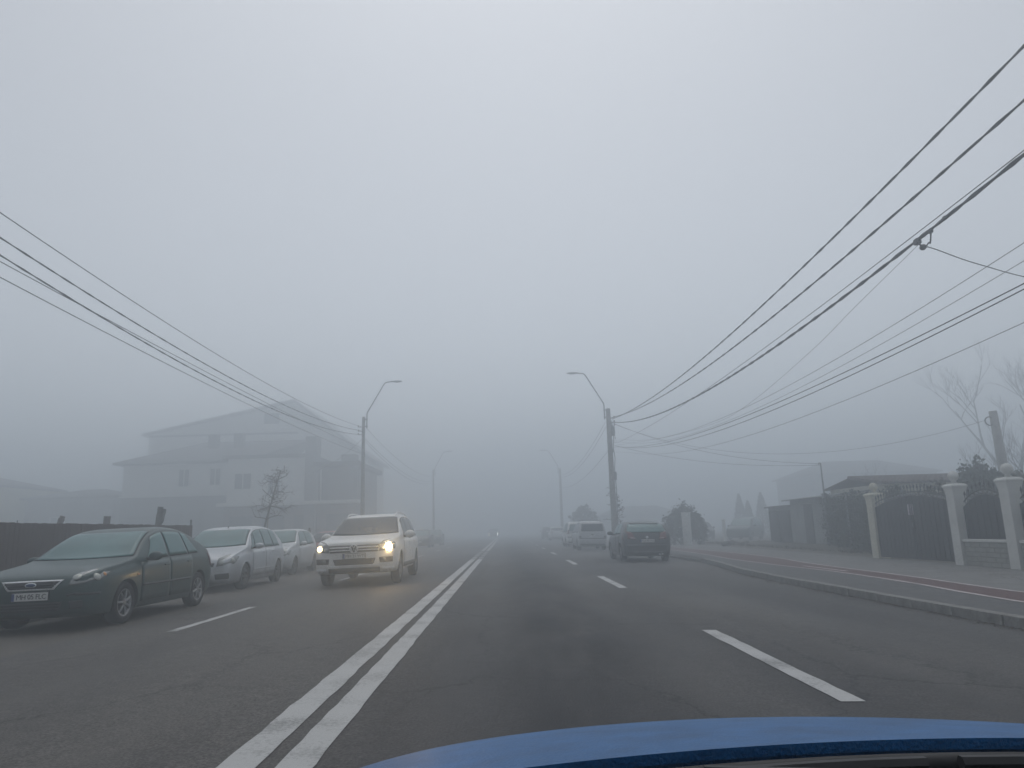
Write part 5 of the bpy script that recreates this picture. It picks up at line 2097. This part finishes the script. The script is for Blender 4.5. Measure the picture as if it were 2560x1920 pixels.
# white two-storey house with grey base
wh = plain_house("white_house", "two-storey white house with dark hipped roof in the fog behind the parked cars", -25.2, -17.6, 48, 57, 6.15, ('hip', 8.1, 3.4, -3.6), M_wallw, M_roofd, ((3.7, 4.35, 4.45, 5.6), (5.75, 6.4, 4.5, 5.6)), .5)
MB().box(-.02, 7.6, -.05, 0, 0, 3.75).build("base_cladding", M_wallg, wh)
MB().box(-.1, 7.65, -.18, 0, 3.76, 3.86).build("ledge", M_wallw, wh)
for a, b, z0_, z1 in ((.5, 2.6, 0, 2.5), (2.9, 4.2, 0, 2.6), (4.5, 5.5, 0, 2.7)):
    MB().box(a, b, -.09, -.051, z0_ + .1, z1).build("shop_door", M_dkdoor, wh)
MB().tube([(7.55, -.08, 0), (7.55, -.08, 6.1)], .06, 8).build("downpipe", M_steel, wh)
for a, h_ in ((4.4, .5), (6.2, .55)):
    MB().box(a, a + .6, 2.6, 3.2, 7.3, 7.9 + h_).build("chimney", M_roofd, wh)
wing = plain_house("white_wing", "white side wing with gable edge behind the leaning sapling", -17.5, -12.5, 45.8, 56.5, 6.0, 'flat', M_wallw, M_roofd, ((.5, 1.5, 4.0, 5.0), (2.6, 3.3, 3.6, 4.6)), .25)
MB().box(5.03, 5.7, -.6, .6, 0, 7.3).build("stair_tower", M_wallg, wing)
an = empty("balcony_annex", (-11.75, 45.0, -.1), 0, "annex with roofed balcony on posts beside the left lamp pole", 'house')
MB().box(0, 2.4, 1.6, 8, 0, 5.2).build("wall", M_wallg, an)
MB().box(-.1, 2.75, -.2, 8.2, 5.25, 5.55).build("roof", M_roofd, an)
MB().box(1.6, 2.5, -.1, .8, 5.56, 6.0).build("roof_parapet", M_wallg, an)
MB().box(-5.9, 2.75, -.4, 1.6, 2.85, 3.05).build("balcony_slab", M_wallw, an)
for x in (0.1, 2.5):
    MB().box(x - .12, x + .12, -.2, .04, 3.055, 5.245).build("balcony_post", M_wallg, an)
MB().box(-5.8, 2.6, .6, 1.58, 0, 2.845).build("ground_floor", mat("annex_ground", (.15, .125, .125), .9, var=.15, scale=1.0), an)
for k in range(4):
    MB().box(-5.4 + k * 2.0, -4.0 + k * 2.0, .56, .61, 1.1, 2.2).build("shop_window", M_glass_d, an)
th = empty("tall_house", (-28.6, 58, -.1), 0, "very faint tall gabled house rising behind the white house", 'house')
MB().poly_prism([(0, 0), (17.2, 0), (17.2, 7.4), (11.6, 12.1), (0, 9.6)], 0, 10, 'y').build("wall", M_wallw, th)
mb = MB()
mb.poly_prism([(-.5, 9.52), (11.6, 12.13), (17.7, 7.05), (17.8, 7.25), (11.62, 12.36), (-.5, 9.70)], -.3, 10.3, 'y')
mb.build("roof", mat("roof_haze_pale", (.30, .30, .305), .6, .2, var=.15, scale=1.5), th)  # haze put into the roof colour: paled so the gable fades further
MB().box(9.2, 10.4, -.03, .05, 10.3, 11.2).build("window", M_glass_d, th)
MB().box(0, 12, -.06, 0, 9.4, 9.55).build("cornice", M_wallg, th)
plain_house("low_grey_house", "low faint grey building left of the white house", -36.0, -29.4, 55, 62, 4.4, ('hip', 5.2, 2.5), M_wallg, M_roofd, ((2, 3, 1.5, 2.8),), .3)
plain_house("yellow_house", "faint yellowish house at the far left edge", -43.5, -36.4, 52, 60, 5.3, ('hip', 6.2, 2.5), M_yel, M_roofd, ((4, 5, 2.5, 3.8),), .3)
plain_house("far_house", "faint grey house mass in the fog behind the hut", 40.5, 57, 95, 108, 7.3, ('hip', 9.4, 4.5), M_wallg, M_roofd, ((3, 4, 2.5, 4),), .5)
plain_house("far_yard_house", "pale long house barely showing beyond the yard cars", 15, 27, 112, 121, 3.0, ('hip', 4.4, 3.0), M_wallg, M_roofd, (), .4)

for o in list(sc.objects):
    if o.parent is None and o.name.split('.')[0] in ('white_house', 'white_wing', 'balcony_annex', 'tall_house', 'low_grey_house', 'yellow_house'):
        o.location = (o.location.x * 1.58, o.location.y * 1.58, -.1)
        o.scale = (1.58, 1.58, 1.50)

# brown fence on the left, board by board
M_brown = mat("fence_brown", (0.082, 0.058, 0.050), 0.9, var=.22, scale=2.5, bump=.3, bscale=24, vscale=(3, 3, .6))
fe = empty("brown_fence", (-9.95, 2.0, -.02), 0, "solid brown board fence behind the dark green hatchback", 'fence')
mb = MB()
mb.box(-.012, .012, -.069, .069, 0, 1.60, .004)
bd0 = mb.build("board", M_brown, fe)
k = 0
y = .1
while y < 21.3:
    o = bd0 if k == 0 else copy_obj(bd0, fe)
    o.location = (rnd.uniform(-.004, .004), y, rnd.uniform(-.006, .012))
    o.rotation_euler = (0, 0, rnd.uniform(-.04, .04))
    y += .145
    k += 1
for k in range(10):
    MB().box(-.11, -.03, k * 2.36, k * 2.36 + .08, 0, 1.60).build("fence_post", M_brown, fe)
for zz in (.35, 1.25):
    MB().box(-.055, -.014, 0, 21.3, zz - .04, zz + .04).build("rail", M_brown, fe)
MB().tube([(-.05, 21.35, 0), (-.05, 21.35, 1.78)], .03, 8).build("end_post", M_steel, fe)
ps = MB().tube([(0, 0, 0), (.01, 0, 1.55)], .05, 8).build("post", M_bark)
ps.location = (-9.9, 37.0, 0)
tag(ps, "short dark post standing behind the silver hatchback", 'post')
MB().box(-.09, .09, -.03, .03, 1.2, 1.45).build("post_plate", M_wallg, ps)

# leaf litter and grit gathered along the kerbs
M_litter = mat("leaf_litter", (0.045, 0.034, 0.024), 0.9, scale=3, col2=(0.10, 0.075, 0.05))
mb = MB()
rg = random.Random(91)
for k in range(4200):
    if rg.random() < .62:
        y = rg.uniform(3, 40)
        x = kerb_x(y) - .08 - abs(rg.gauss(0, .12)) if rg.random() < .6 else rg.uniform(9.5, 11.7)
        z = (-.02 * abs(x - XC) if x < kerb_x(y) - .06 else gz(x) + .006) + .006
    else:
        y = rg.uniform(8, 45)
        x = KL + .05 + abs(rg.gauss(0, .25))
        z = -.02 * abs(x - XC) + .006
    a = rg.uniform(0, 6.28)
    s = rg.uniform(.012, .034)
    n = len(mb.v)
    ca, sa = math.cos(a) * s, math.sin(a) * s
    mb.v += [(x - ca, y - sa, z), (x + sa * .5, y - ca * .5, z + rg.uniform(0, .012)), (x + ca, y + sa, z + rg.uniform(0, .015)), (x - sa * .5, y + ca * .5, z + rg.uniform(0, .01))]
    mb.f.append((n, n + 1, n + 2, n + 3))
tag(raw(mb, "litter", M_litter), "dry leaves and grit gathered along the kerbs", kind='stuff')

# ------------------------------------------------------------------ fog
hz = MB().box(-380, 380, -70, 380, -1.6, HAZE_TOP).build("haze", None)
hm = bpy.data.materials.new("haze_air")
hm.use_nodes = True
nt = hm.node_tree
for n in list(nt.nodes):
    nt.nodes.remove(n)
pv = nt.nodes.new("ShaderNodeVolumePrincipled")
pv.inputs['Color'].default_value = (0.90, 0.955, 1.0, 1)
pv.inputs['Density'].default_value = HAZE_DENSITY
pv.inputs['Anisotropy'].default_value = 0.74
mo = nt.nodes.new("ShaderNodeOutputMaterial")
nt.links.new(pv.outputs[0], mo.inputs['Volume'])
hz.data.materials.clear()
hz.data.materials.append(hm)
tag(hz, "even grey fog filling the street", kind='stuff')
